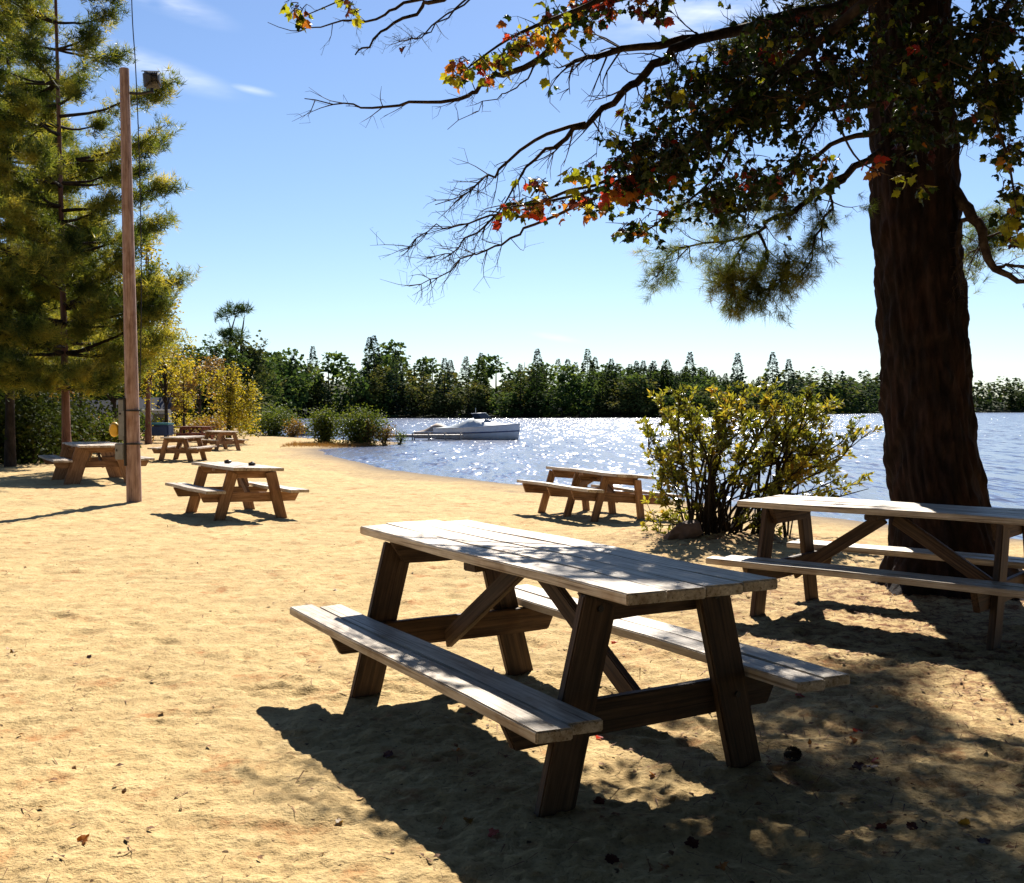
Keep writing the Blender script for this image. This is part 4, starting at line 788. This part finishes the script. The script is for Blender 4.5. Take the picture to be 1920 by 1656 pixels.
# ------------------------------------------------------------------ maple whose boughs hang in from the upper right
def maple_outline():
    half = [(0, .0), (.08, .02), (.12, .10), (.26, .08), (.38, .17), (.36, .26), (.48, .32), (.44, .42), (.53, .52), (.40, .55), (.32, .58), (.24, .60), (.24, .74), (.13, .78), (0, 1.0)]
    pts = [(x, y) for x, y in half]+[(-x, y) for x, y in half[-2:0:-1]]
    V = [(y, x, -.10*abs(x)*2-.12*(y-.4)**2) for x, y in pts]; V.append((.42, 0, .02)); c = len(V)-1; n = c
    return np.array(V), np.array([[i, (i+1) % n, c] for i in range(n)])
MAP_V, MAP_F = maple_outline()
MCOL = ['maple_green', 'maple_yellow', 'maple_orange', 'maple_red', 'maple_brown']
def maple():
    x0, y0 = 6.6, 6.9; z0 = gz1(x0, y0)-.1; O = np.array([x0, y0, z0]); root = empty('maple_tree', (x0, y0, z0)); tb = MB(); lb = MB(); fb = MB(); tw = MB()
    trunk_mesh(tb, [(0, 0, 0), (-.05, .05, 2.5), (-.2, 0, 5.2), (-.3, .1, 8.0)], .2, .08, 12, 16, .4)
    T = lambda pts: np.array([at(*p)-O for p in pts])
    st = np.array([(-.2, 0, 5.2)])
    def mlimb(pts, r0, r1, first=None, n=22):
        P = T(pts); P = np.vstack([first, P]) if first is not None else P
        P = smooth_path(P, n); tube(lb, P, r0+(r1-r0)*np.linspace(0, 1, n)**.7, 7); return P
    mlimb([(1960, -90, 6.9), (1700, -40, 6.8), (1520, 90, 7.1), (1400, 190, 7.15), (1290, 280, 7.1), (1150, 345, 7.0), (1040, 375, 6.95), (930, 392, 6.9)], .06, .004, st, 34)
    mlimb([(1700, -40, 6.8), (1300, -60, 6.9), (1080, 20, 6.9), (960, 70, 6.9), (860, 140, 6.85)], .035, .004, None)
    mlimb([(1300, -60, 6.9), (900, -60, 6.9), (700, -20, 6.9), (570, 30, 6.85)], .02, .003, None)
    mlimb([(1960, -90, 6.9), (1860, 60, 6.7), (1850, 160, 6.6), (1890, 300, 6.6), (1910, 420, 6.6)], .03, .004, None)
    mlimb([(1520, 90, 7.1), (1560, 200, 7.0), (1610, 300, 7.0), (1700, 340, 6.9)], .016, .003, None)
    mlimb([(1400, 190, 7.15), (1340, 330, 7.1), (1230, 420, 7.05), (1180, 455, 7.0)], .014, .003, None)
    # (line start, line end, half spread in px, depth, depth spread, twigs, leaves per twig, weights green yellow orange red brown)
    GR = (.90, .05, .01, .01, .03)
    pats = [((1620, 150), (1440, 200), 75, 7.2, .45, 62, 6, GR), ((1440, 200), (1230, 300), 70, 7.15, .40, 62, 6, GR), ((1560, 300), (1300, 390), 42, 7.2, .35, 40, 5, GR), ((1400, 110), (1240, 170), 45, 7.3, .35, 20, 5, GR), ((1640, 60), (1450, 60), 55, 7.3, .4, 36, 6, (.78, .08, .04, .02, .08)),
            ((1260, 300), (1150, 300), 55, 7.1, .3, 26, 6, (.74, .12, .04, .05, .05)), ((1240, 350), (1090, 375), 30, 7.0, .2, 18, 5, (.42, .16, .14, .22, .06)), ((1100, 370), (920, 392), 22, 6.95, .16, 15, 4, (.34, .16, .18, .26, .06)), ((1120, 320), (990, 345), 20, 7.0, .2, 8, 4, (.2, .4, .2, .1, .1)), ((1260, 400), (1160, 440), 25, 7.05, .2, 12, 5, (.7, .2, .05, .03, .02)),
            ((1040, 55), (890, 130), 34, 6.9, .2, 22, 5, (.32, .42, .14, .05, .07)), ((880, 95), (845, 165), 18, 6.88, .12, 8, 4, (.2, .45, .2, .1, .05)), ((1000, 85), (960, 70), 14, 6.9, .1, 4, 4, (.1, .2, .3, .4, 0)), ((1260, 5), (1050, 15), 22, 7.1, .3, 26, 5, (.40, .10, .08, .06, .36)), ((1120, 30), (1060, 45), 20, 7.0, .2, 6, 4, (.3, .4, .1, .1, .1)),
            ((545, 5), (595, 60), 16, 6.86, .1, 7, 3, (.3, .55, .1, 0, .05)), ((640, 0), (680, 25), 14, 6.88, .1, 5, 3, (.2, .4, .1, .05, .25)), ((752, 96), (752, 104), 3, 7.1, .03, 1, 1, (0, 0, 0, .1, .9)),
            ((1660, 20), (1760, 110), 45, 6.9, .3, 18, 5, (.66, .24, .04, .04, .02)), ((1690, 320), (1740, 350), 26, 6.9, .15, 5, 3, (.4, .5, .05, .05, 0)), ((1630, 290), (1640, 330), 9, 6.98, .06, 3, 3, (0, 0, .2, .8, 0)), ((1570, 205), (1580, 215), 6, 6.95, .05, 1, 3, (0, .2, .5, .3, 0)), ((1410, 300), (1385, 335), 14, 6.9, .08, 3, 3, (0, 0, .2, .8, 0)),
            ((1900, 20), (1800, 120), 60, 6.8, .4, 44, 6, GR), ((1910, 140), (1830, 210), 50, 6.7, .35, 34, 6, GR), ((1770, 60), (1800, 260), 25, 6.8, .2, 16, 5, GR), ((1900, 260), (1890, 330), 24, 6.6, .2, 10, 5, (.7, .2, .05, 0, .05)), ((1900, 350), (1900, 460), 26, 6.6, .2, 16, 5, (.45, .50, .03, 0, .02)),
            ((1700, 150), (1720, 260), 45, 7.4, .3, 20, 5, (.9, .04, .02, .01, .03)), ((1200, -120), (1900, -150), 70, 7.4, .6, 60, 6, GR), ((1350, -220), (1900, -260), 60, 7.6, .7, 60, 6, GR), ((1300, -90), (1650, -100), 60, 8.2, .6, 60, 6, GR), ((1250, 200), (1450, 130), 60, 7.6, .35, 30, 6, GR)]
    P_ = []; D_ = []; C_ = []
    for (a, b_, sp, Z, dz, nt_, nl, wts) in pats:
        wts = np.array(wts)/sum(wts)
        for _ in range(int(nt_*(2.3 if wts[0] > .7 else 1.4)) if sp > 20 else nt_):
            t = rng.random(); px = a[0]+(b_[0]-a[0])*t; py = a[1]+(b_[1]-a[1])*t; z_ = Z+rng.normal()*dz*.6
            p0 = at(px+rng.normal()*sp*.35, py+rng.normal()*sp*.35-sp*.3, z_)-O; e = at(px+rng.normal()*sp*.75, py+rng.normal()*sp*.75, z_+rng.normal()*dz*.3)-O
            Q = smooth_path([p0, (p0+e)/2+rng.normal(size=3)*.02, e], 5); tube(tw, Q, [.004, .0035, .003, .0025, .0015], 3)
            col = rng.choice(5, p=wts)
            for k in range(nl):
                u = rng.uniform(.25, 1); q = Q[min(4, int(u*4.99))]; d = rng.normal(size=3)*[.8, .8, .4]+[0, 0, -.75]; d /= np.linalg.norm(d); l = rng.uniform(.02, .05)
                if sp < 5: l = .004
                tube(tw, [q, q+d*l], [.0014, .001], 3); P_.append(q+d*l); D_.append(d); C_.append(col if rng.random() < .55 else rng.choice(5, p=wts))
    P_ = np.array(P_); D_ = np.array(D_); C_ = np.array(C_); n = len(P_)
    S_ = np.where(C_ == 0, .066, .074)*rng.uniform(.55, 1.25, n); up = rng.normal(size=(n, 3))*.8+[0, -.5, .6]; MM = mframes(D_, up)
    # the leaves that stand out (coloured or at the fringe) are parts of their own, the mass is one
    W = P_+O; show = (C_ > 0).astype(float)+.4*(W[:, 2] < 3.3)-1.5*(W[:, 2] > 5)+rng.random(n)*.5-(.35*(C_ == 4))
    order = np.argsort(-show); own = order[:290]; rest = order[290:]
    bases = []
    for mname in MCOL:
        for v in range(2):
            vv = MAP_V.copy(); vv[:, 2] += rng.normal(size=len(vv))*.04+vv[:, 1]**2*rng.uniform(-1.2, 1.2); tmp = MB(); tmp.add(vv, MAP_F); me = tmp.mesh('leaf', True); me.materials.append(M[mname]); bases.append(me)
    for i in own:
        o = bpy.data.objects.new('leaf', bases[C_[i]*2+rng.integers(2)]); COL.objects.link(o); o.parent = root
        m4 = Matrix([[*(MM[i][r]*S_[i]), P_[i][r]] for r in range(3)]+[[0, 0, 0, 1]]); o.matrix_local = m4
    kk = rng.integers(0, 6, len(rest))
    for v in range(6):
        vv = MAP_V.copy(); vv[:, 2] += vv[:, 1]**2*rng.uniform(-1.3, 1.3)+.35*rng.uniform(-1, 1)*(vv[:, 0]-.3)**2+rng.normal(size=len(vv))*.035; vv[:, 1] *= rng.uniform(.7, 1.0); q = rest[kk == v]
        scatter(fb, vv, MAP_F, P_[q], MM[q], S_[q], C_[q])
    tb.build('trunk', M['dark_bark'], root, True); lb.build('boughs', M['limb_bark'], root, True); tw.build('twigs', M['limb_bark'], root, True)
    tag(fb.build('foliage', [M[k] for k in MCOL], root), kind='stuff')
    tag(root, 'maple boughs with green, yellow and red autumn leaves hanging across the top', 'tree')
maple()

# ------------------------------------------------------------------ wooden pole and what hangs on it
def pole():
    x0, y0 = -6.27, 17.5; z0 = gz1(x0, y0); root = empty('wooden_pole', (x0, y0, z0)); mb = MB(); n = 24; t = np.linspace(0, 1, n)
    P = np.stack([-.09*t, 0*t, -.3+t*7.42], -1); sides = 14; rad = .125-.05*t
    tube(mb, P, rad, sides, 0, True)
    o = mb.build('shaft', M['pole'], root, True); 
    # rotate the grain: shaft material reads local x as the grain, so the mesh is laid along x and stood up
    me = o.data; co = np.empty(len(me.vertices)*3); me.vertices.foreach_get('co', co); co = co.reshape(-1, 3); me.vertices.foreach_set('co', np.stack([co[:, 2], co[:, 1], -co[:, 0]], -1).ravel()); me.update(); o.rotation_euler = (0, R(-90), 0)
    cb = MB(); tube(cb, [(-.115, -.085, .60), (-.118, -.085, 1.72)], .022, 8, 0, True); cb.build('conduit', M['dark_metal'], root, True)
    for z in (.95, 1.5):
        c2 = MB(); tube(c2, [(0, 0, z), (0, 0, z+.025)], .137, 16, 0, True); c2.build('strap', M['dark_metal'], root, True)
    tag(root, 'tall brown wooden pole standing in the sand', 'pole')
    def box(name, par, sx, sy, sz, loc, mat, bev=.012):
        bm = bmesh.new(); bmesh.ops.create_cube(bm, size=1); bmesh.ops.scale(bm, vec=(sx, sy, sz), verts=bm.verts); bmesh.ops.bevel(bm, geom=list(bm.edges), offset=bev, segments=2, affect='EDGES')
        me = bpy.data.meshes.new(name); bm.to_mesh(me); bm.free(); o = link(name, me, M[mat], par); o.location = loc; return o
    b1 = empty('electric_box', (x0-.20, y0-.06, z0+.84)); box('case', b1, .15, .12, .27, (0, 0, 0), 'grey_metal'); box('door', b1, .13, .012, .24, (0, -.067, 0), 'grey_metal', .004); box('latch', b1, .018, .014, .04, (-.035, -.079, .02), 'dark_metal', .003); tag(b1, 'small grey electric box low on the wooden pole', 'electric box')
    b2 = empty('meter_panel', (x0-.165, y0-.05, z0+1.36)); box('case', b2, .11, .10, .66, (0, 0, 0), 'grey_metal'); box('door', b2, .09, .010, .42, (0, -.056, -.06), 'grey_metal', .003); box('knob', b2, .03, .02, .03, (-.02, -.066, .10), 'dark_metal', .004); box('hood', b2, .13, .13, .02, (0, -.01, .342), 'dark_metal', .004); tag(b2, 'tall narrow grey panel above the electric box on the pole', 'electric panel')
    d = empty('yellow_disc', (x0-.31, y0-.04, z0+1.20)); mb = MB(); a = np.linspace(0, 2*np.pi, 21)[:-1]
    rim = np.stack([.085*np.cos(a), 0*a, .125*np.sin(a)], -1); mid = np.stack([.06*np.cos(a), 0*a-.03, .09*np.sin(a)], -1); V = np.vstack([rim+[0, .02, 0], rim, mid, [[0, -.04, 0]], [[0, .02, 0]]]); n = 20; f4 = []; f3 = []
    for i in range(n):
        j = (i+1) % n; f4 += [[i, j, n+j, n+i], [n+i, n+j, 2*n+j, 2*n+i]]; f3 += [[2*n+i, 2*n+j, 3*n], [j, i, 3*n+1]]
    mb.add(V, f4); mb.add(V, f3); mb.build('disc', M['yellow'], d, True); br = MB(); tube(br, [(.0, .02, 0), (.12, .03, .0), (.15, .03, .02)], .012, 6, 0, True); br.build('bracket', M['dark_metal'], d, True)
    tag(d, 'yellow oval disc mounted left of the pole at head height', 'disc')
    # floodlight
    fl = empty('floodlight', (x0-.07, y0, z0+6.72)); br = MB(); tube(br, smooth_path([(.07, 0, 0), (.28, -.02, -.01), (.44, -.03, .02)], 7), .024, 8, 0, True); tube(br, [(.44, -.03, .0), (.44, -.03, .07)], .03, 8, 0, True); br.build('arm', M['dark_metal'], fl, True)
    h = bmesh.new(); vs_ = []
    for (y, w_, hh, dz) in ((-.20, .165, .15, -.02), (-.02, .15, .135, 0), (.12, .09, .085, .02), (.17, .05, .05, .025)):
        vs_.append([h.verts.new((sx*w_, y, dz+sz*hh)) for sx, sz in ((-1, -1), (1, -1), (1, 1), (-1, 1))])
    for a_, b_ in zip(vs_[:-1], vs_[1:]):
        for k in range(4): h.faces.new((a_[k], a_[(k+1) % 4], b_[(k+1) % 4], b_[k]))
    h.faces.new(vs_[0][::-1]); h.faces.new(vs_[-1]); bmesh.ops.recalc_face_normals(h, faces=h.faces); bmesh.ops.bevel(h, geom=list(h.edges), offset=.03, segments=2, affect='EDGES')
    me = bpy.data.meshes.new('housing'); h.to_mesh(me); h.free(); ho = link('housing', me, M['dark_metal'], fl); ho.location = (.46, -.03, .22); ho.rotation_euler = (R(-14), R(6), R(205)); ho.scale = (.85, .9, .9)
    gl = box('lens', ho, .27, .01, .24, (0, -.206, -.02), 'glass', .003); vi = box('visor', ho, .33, .14, .012, (0, -.27, .145), 'dark_metal', .003)
    for k in range(4): box('fin', ho, .006, .11, .20, (-.06+.04*k, .10, .02), 'dark_metal', .001)
    tag(fl, 'dark floodlight on a short arm at the top of the pole', 'floodlight')
    # drop cable
    mb = MB(); P = [at(240, -330, 17.4), at(247, 0, 17.4), at(254, 120, 17.4), at(260, 260, 17.42), at(264, 420, 17.45), at(265, 545, 17.45), at(264, 650, 17.44), at(262, 735, 17.44)]
    o = np.array([x0, y0, z0]); tube(mb, smooth_path(np.array(P)-o, 40), .009, 5); c = mb.build('hanging_cable', M['dark_metal'], None, True); c.location = o; tag(c, 'thin dark cable hanging down along the right of the pole', 'cable')
pole()

# ------------------------------------------------------------------ bin, sheds
def simple_box(name, par, sx, sy, sz, loc, mat, bev=.01, rot=(0, 0, 0)):
    bm = bmesh.new(); bmesh.ops.create_cube(bm, size=1); bmesh.ops.scale(bm, vec=(sx, sy, sz), verts=bm.verts)
    if bev: bmesh.ops.bevel(bm, geom=list(bm.edges), offset=bev, segments=2, affect='EDGES')
    me = bpy.data.meshes.new(name); bm.to_mesh(me); bm.free(); o = link(name, me, M[mat], par); o.location = loc; o.rotation_euler = rot; return o
def blue_bin():
    Z = 48; x = X(301, Z); z = gz1(x, Z); r = empty('storage_bin', (x, Z, z), R(-8))
    simple_box('body', r, 1.02, .6, .50, (0, 0, .56), 'blue', .05); simple_box('lid', r, 1.08, .66, .085, (0, 0, .852), 'teal', .03); simple_box('handle', r, .28, .03, .03, (0, -.335, .74), 'dark_metal', .008)
    for k in range(3): simple_box('rib', r, .04, .02, .42, (-.3+.3*k, -.305, .56), 'blue', .006)
    for sx in (-1, 1):
        for sy in (-1, 1):
            l = MB(); tube(l, [(sx*.44, sy*.24, .31), (sx*.54, sy*.28, -.03)], .025, 6, 0, True); l.build('leg', M['yellow'], r, True)
    simple_box('rail', r, 1.02, .03, .03, (0, -.27, .12), 'yellow', .006)
    tag(r, 'dark blue storage bin with a teal lid on yellow legs', 'bin')
blue_bin()
def shed(px, Z, w_, d_, hw, hr, wall, roof, label, yaw=0, zoff=0):
    x = X(px, Z); z = gz1(x, Z)+zoff; r = empty('shed', (x, Z, z), yaw)
    simple_box('wall', r, w_, d_, hw, (0, 0, hw/2), wall, .01)
    mb = MB(); o = .25; V = [(-w_/2-o, -d_/2-o, hw-.05), (w_/2+o, -d_/2-o, hw-.05), (w_/2+o, d_/2+o, hw-.05), (-w_/2-o, d_/2+o, hw-.05), (-w_/2-o, 0, hr), (w_/2+o, 0, hr)]; V2 = [(a, b, c+.07) for a, b, c in V]
    mb.add(V+V2, [[0, 1, 5, 4], [2, 3, 4, 5], [7, 6, 10, 11], [9, 8, 11, 10], [1, 0, 6, 7], [3, 2, 8, 9]]); mb.add(V+V2, [[0, 4, 10, 6], [4, 3, 9, 10], [5, 1, 7, 11], [2, 5, 11, 8]]); rf = mb.build('roof', M[roof], r)
    simple_box('fascia', rf, w_+.5, .03, .10, (0, -d_/2-o-.02, hw), 'white_paint', .004)
    wd = simple_box('window', r, .7, .05, .55, (-w_*.2, -d_/2-.02, hw*.55), 'white_paint', .006); simple_box('pane', wd, .56, .02, .42, (0, -.03, 0), 'windscreen', .003)
    dr = simple_box('door', r, .8, .05, hw*.8, (w_*.25, -d_/2-.02, hw*.42), 'shed_wall', .006); simple_box('handle', dr, .04, .04, .1, (.3, -.04, 0), 'dark_metal', .006)
    tag(r, label, 'shed')
shed(178, 58, 2.4, 2.2, 1.15, 1.95, 'shed_wall', 'roof_dark', 'low shed with a dark roof among the trees left of the pole')
shed(287, 74, 2.2, 2.0, 1.5, 2.3, 'pale_wall', 'roof_dark', 'pale grey shed among the yellow trees right of the pole', R(10))

# ------------------------------------------------------------------ boats and dock
def loft(secs, mat, name, par, smooth=True, close=True):
    mb = MB(); secs = np.array(secs); n, k = secs.shape[:2]; i = (np.arange(n-1)[:, None]*k+np.arange(k-1)[None]).ravel(); mb.add(secs.reshape(-1, 3), np.stack([i, i+1, i+k+1, i+k], -1))
    if close: mb.add(secs[0], [list(range(k))])
    return mb.build(name, M[mat], par, smooth)
def motorboat(px, Z, L, yaw, hullm, deckm, label, screen=True, zs=1.0, name='motorboat'):
    x = X(px, Z); r = empty(name, (x, Z, WATER_Z), yaw); hs = []; ds = []; rub = MB(); edge = []
    for t in np.linspace(0, 1, 15):
        xx = -L/2+L*t; bw = L*.19*(1-max(0, (t-.45)/.55)**2.2)+.012; fb = (.42+.20*t*t)*zs*L/4.6; keel = -.18+.30*max(0, (t-.72)/.28)**2
        sx = xx+.22*L/4.6*max(0, t-.7)*1.4
        hs.append([(sx, -bw, fb), (sx-.02, -bw*.97, fb*.55), (xx, -bw*.80, .02), (xx, 0, keel), (xx, bw*.80, .02), (sx-.02, bw*.97, fb*.55), (sx, bw, fb)])
        cam_ = .10*math.sin(math.pi*min(1, t*1.05))*zs+(.30*zs*math.exp(-((t-.45)/.20)**2))
        ds.append([(sx, -bw*1.01, fb+.012), (sx, -bw*.7, fb+.02+cam_*.7), (sx, 0, fb+.02+cam_), (sx, bw*.7, fb+.02+cam_*.7), (sx, bw*1.01, fb+.012)]); edge.append((sx, -bw*1.015, fb))
    loft(hs, hullm, 'hull', r); loft(ds, deckm, 'cover', r); sb_ = MB(); tube(sb_, [(a_[1][0], a_[1][1]*1.012, a_[1][2]) for a_ in hs], .03, 5); sb_.build('stripe', M['blue'], r, True); tube(rub, edge, .025, 5); rub.build('rub_rail', M['white_paint'], r, True)
    if screen:
        fb = .5*zs*L/4.6+.24*zs; w_ = L*.15; P = [[(L*.02, -w_, fb+.08), (L*.10, -w_*.8, fb+.08), (L*.16, 0, fb+.14), (L*.10, w_*.8, fb+.08), (L*.02, w_, fb+.08)], [(-L*.03, -w_*.9, fb+.40), (L*.03, -w_*.68, fb+.42), (L*.075, 0, fb+.44), (L*.03, w_*.68, fb+.42), (-L*.03, w_*.9, fb+.40)]]
        loft(P, 'windscreen', 'windscreen', r, False, False); fr = MB(); tube(fr, P[1], .018, 5); fr.build('screen_frame', M['white_paint'], r, True)
        mot = simple_box('outboard_motor', r, .35, .36, .6, (-L/2-.2, 0, .42), 'dark_metal', .06); 
        ml = MB(); tube(ml, [(-L*.05, 0, fb+.3), (-L*.05, 0, fb+.72)], .012, 5, 0, True); ml.build('light_mast', M['white_paint'], r, True)
    tag(r, label, 'boat'); return r
motorboat(899, 60.2, 5.0, R(-28), 'white_paint', 'hull_grey', 'pale motorboat with a dark windscreen moored at the end of the dock', True, 1.35)
motorboat(826, 63.0, 3.0, R(-20), 'tan_cover', 'tan_cover', 'small boat under a tan cover behind the dock', False, 1.25, 'covered_boat')
motorboat(571, 68, 1.5, R(8), 'white_paint', 'roof_dark', 'small white boat with dark cover between the shrubs', False, 1.3, 'small_boat')
def dock():
    Z = 58.4; x = X(790, Z); r = empty('dock', (x, Z, WATER_Z)); L = 4.6
    for k in range(24): simple_box('deck_plank', r, .178, 1.15, .035, (-L/2+.19*(k+.5), 0, .29+rng.uniform(-.004, .004)), 'dock_wood', .004)
    for sy in (-.5, .5): simple_box('stringer', r, L, .05, .12, (0, sy, .21), 'dock_wood', .004)
    for k in range(6):
        for sy in (-.58, .58):
            p = MB(); tube(p, [(-L/2+.1+.88*k, sy, -1.2), (-L/2+.1+.88*k, sy, .42)], .035, 7, 0, True); p.build('post', M['dock_wood'], r, True)
    tag(r, 'narrow wooden dock on posts reaching from the sandy point to the boats', 'dock')
dock()

# ------------------------------------------------------------------ small things
def lump(name, seed, r, mat, squash=(1, 1, .7), amp=.3):
    bm = bmesh.new(); bmesh.ops.create_icosphere(bm, subdivisions=2, radius=r); q = random.Random(seed); ph = [q.uniform(0, 6) for _ in range(6)]
    for v in bm.verts:
        n = v.co.normalized(); k = 1+amp*(math.sin(n.x*3+ph[0])*math.sin(n.y*4+ph[1])+.5*math.sin(n.z*7+ph[2]+n.x*5)); v.co = Vector((n.x*squash[0], n.y*squash[1], n.z*squash[2]))*r*k
    me = bpy.data.meshes.new(name); bm.to_mesh(me); bm.free(); return link(name, me, M[mat])
def on_table(t, lx, ly, h): 
    m4 = Matrix.LocRotScale(t.location, t.rotation_euler, None); return m4 @ Vector((lx, ly, h))
for (lx, ly, lab, sd) in ((-.42, .02, 'small dark lump lying in the middle of the brown table top', 3), (.36, .12, 'small dark lump near the right end of the brown table top', 4)):
    o = lump('dark_lump', sd, .042, 'dark_metal', (1.2, 1, .75)); o.location = on_table(t3, lx, ly, .72+.026); tag(o, lab, 'lump')
o = lump('rock', 9, .17, 'rock', (1.5, .8, .75), .22); o.location = (X(1283, 11.9), 11.9, gz1(X(1283, 11.9), 11.9)+.11); o.rotation_euler = (0, R(-22), R(10)); tag(o, 'reddish brown slanted rock at the left foot of the leafy shrub', 'rock')
def cone(px, py, lab, rz):
    Z = F*CH/(py-HOR); x = X(px, Z); mb = MB(); 
    for k in range(13):
        t = k/12; rr = .022*math.sin(math.pi*(.12+.80*t))+.004; a = np.linspace(0, 2*np.pi, 9)[:-1]+k*.39; c = np.stack([rr*np.cos(a), rr*np.sin(a), 0*a+t*.085], -1); c2 = np.stack([rr*1.35*np.cos(a+.2), rr*1.35*np.sin(a+.2), 0*a+t*.085+.012], -1)
        V = np.vstack([c, c2]); mb.add(V, [[i, (i+1) % 8, 8+i] for i in range(8)])
    tube(mb, [(0, 0, 0), (0, 0, .085)], .012, 6); o = mb.build('pine_cone', M['cone']); o.location = (x, Z, float(gz(np.array([x]), np.array([Z]), True)[0])+.02); o.rotation_euler = (R(70), 0, rz); tag(o, lab, 'pine cone')
cone(1478, 1428, 'dark pine cone beside the right foot of the nearest table', .4)
# fallen leaves
LB = []
for k in range(5):
    vv = MAP_V.copy(); vv[:, 2] += .35*vv[:, 1]**2+rng.normal(size=len(vv))*.04+.15*np.sin(vv[:, 0]*5+k); tmp = MB(); tmp.add(vv-[.45, 0, 0], MAP_F); me = tmp.mesh('fallen_leaf', True); me.materials.append(M[('maple_red', 'maple_brown', 'rust_leaf', 'maple_orange', 'maple_brown')[k]]); LB.append(me)
for i in range(48):
    py = rng.uniform(990, 1650)**1.0; px = rng.uniform(0, 1900) if rng.random() < .45 else rng.uniform(1050, 1900)
    Z = F*CH/(py-HOR); x = X(px, Z); z = float(gz(np.array([x]), np.array([Z]), True)[0])
    o = bpy.data.objects.new('fallen_leaf', LB[rng.integers(5)]); COL.objects.link(o); o.location = (x, Z, z+.010); o.rotation_euler = (rng.normal()*.3, rng.normal()*.3, rng.uniform(0, 6.28)); s_ = rng.uniform(.03, .058); o.scale = (s_,)*3
    tag(o, 'small dry fallen maple leaf lying on the sand', 'leaf', 'fallen leaves on the sand')
# needle litter and bits of bark, too small to count
mb = MB(); k = 30000; py = HOR+F*CH/np.exp(rng.uniform(math.log(2.9), math.log(16), k)); Zs = F*CH/(py-HOR); xs = rng.uniform(-.52, .52, k)*Zs
dens = .05+.95*np.exp(-(((xs-2.6)/2.0)**2+((Zs-7)/3.5)**2))+.9*np.exp(-(((xs-2.45)/1.2)**2+((Zs-12.1)/.8)**2))+.9*np.exp(-(((xs-3.4)/1.0)**2+((Zs-8.3)/.8)**2)); dens = dens*(.25+1.6*np.clip(vnoise(xs*1.7, Zs*1.7)+.25, 0, 1)); q = rng.random(k) < dens; xs, Zs = xs[q], Zs[q]
P = np.stack([xs, Zs, gz(xs, Zs, True)+.004], -1); n = len(P); D = rng.normal(size=(n, 3))*[1, 1, .12]
scatter(mb, np.array([(-.5, -.028, 0), (-.5, .028, 0), (.5, 0, .03)]), np.array([[0, 1, 2]]), P, mframes(D, np.tile([0., 0, 1], (n, 1))), rng.uniform(.04, .12, n))
bits = rng.random(n) < .35; scatter(mb, LEAF_V-[.5, 0, 0], LEAF_F, P[bits]+[0, 0, .004], mframes(rng.normal(size=(bits.sum(), 3))*[1, 1, .12], rng.normal(size=(bits.sum(), 3))*.25+[0, 0, 1]), rng.uniform(.012, .04, bits.sum()))
M['litter'] = leafmat('litter', [(0, (.06, .03, .015)), (.5, (.22, .10, .04)), (1, (.34, .19, .08))], .1, .8)
tag(mb.build('needle_litter', M['litter']), 'dry pine needles and bark bits strewn on the sand', 'litter', None, 'stuff')

# ------------------------------------------------------------------ unseen foliage added behind, overhead and right, shutting off sky to deepen the shade
mb = MB()
for i in range(46):
    a = rng.uniform(R(-25), R(205)); d = rng.uniform(7, 17); x = math.cos(a)*d*1.25; y = -3.5-abs(math.sin(a))*d*.9-rng.uniform(0, 2); h = rng.uniform(11, 19); k = 150
    if abs(x) < 3.2 and y > -5: y -= 3
    c = sphere_pts(k)*np.array([2.9, 2.9, h*.42])*rng.uniform(.75, 1.05, k)[:, None]+[x, y, h*.55]; c[:, 2] = np.maximum(c[:, 2], .4)
    scatter(mb, LEAF_V*[1, 1.6, 1], LEAF_F, c, mframes(rng.normal(size=(k, 3)), rng.normal(size=(k, 3))), rng.uniform(1.0, 2.0, k))
    tube(mb, [(x, y, -.2), (x, y, h*.6)], [.22, .12], 6, 1)
for i in range(62):
    x, y, z = rng.uniform(-9, 9), rng.uniform(-7, 9.2), rng.uniform(9.0, 13.5); k = 150
    c = sphere_pts(k)*np.array([2.1, 1.9, 1.1])*rng.uniform(.3, 1.0, k)[:, None]+[x, y, z]
    scatter(mb, LEAF_V*[1, 1.6, 1], LEAF_F, c, mframes(rng.normal(size=(k, 3)), rng.normal(size=(k, 3))*.6+[0, 0, 1]), rng.uniform(.6, 1.2, k))
for i in range(26):
    x, y, z = rng.uniform(7.5, 15), rng.uniform(-2, 9), rng.uniform(2.0, 8); k = 110
    if x < y*.55+5: x += 3
    c = sphere_pts(k)*np.array([1.7, 1.7, 1.5])*rng.uniform(.4, 1.0, k)[:, None]+[x, y, z]; scatter(mb, LEAF_V*[1, 1.6, 1], LEAF_F, c, mframes(rng.normal(size=(k, 3)), rng.normal(size=(k, 3))), rng.uniform(.6, 1.2, k))
tag(mb.build('added_sky_cover', [M['under_leaf'], M['dark_bark']]), 'unseen foliage added around the viewpoint to shut off the sky', 'wood', None, 'stuff')
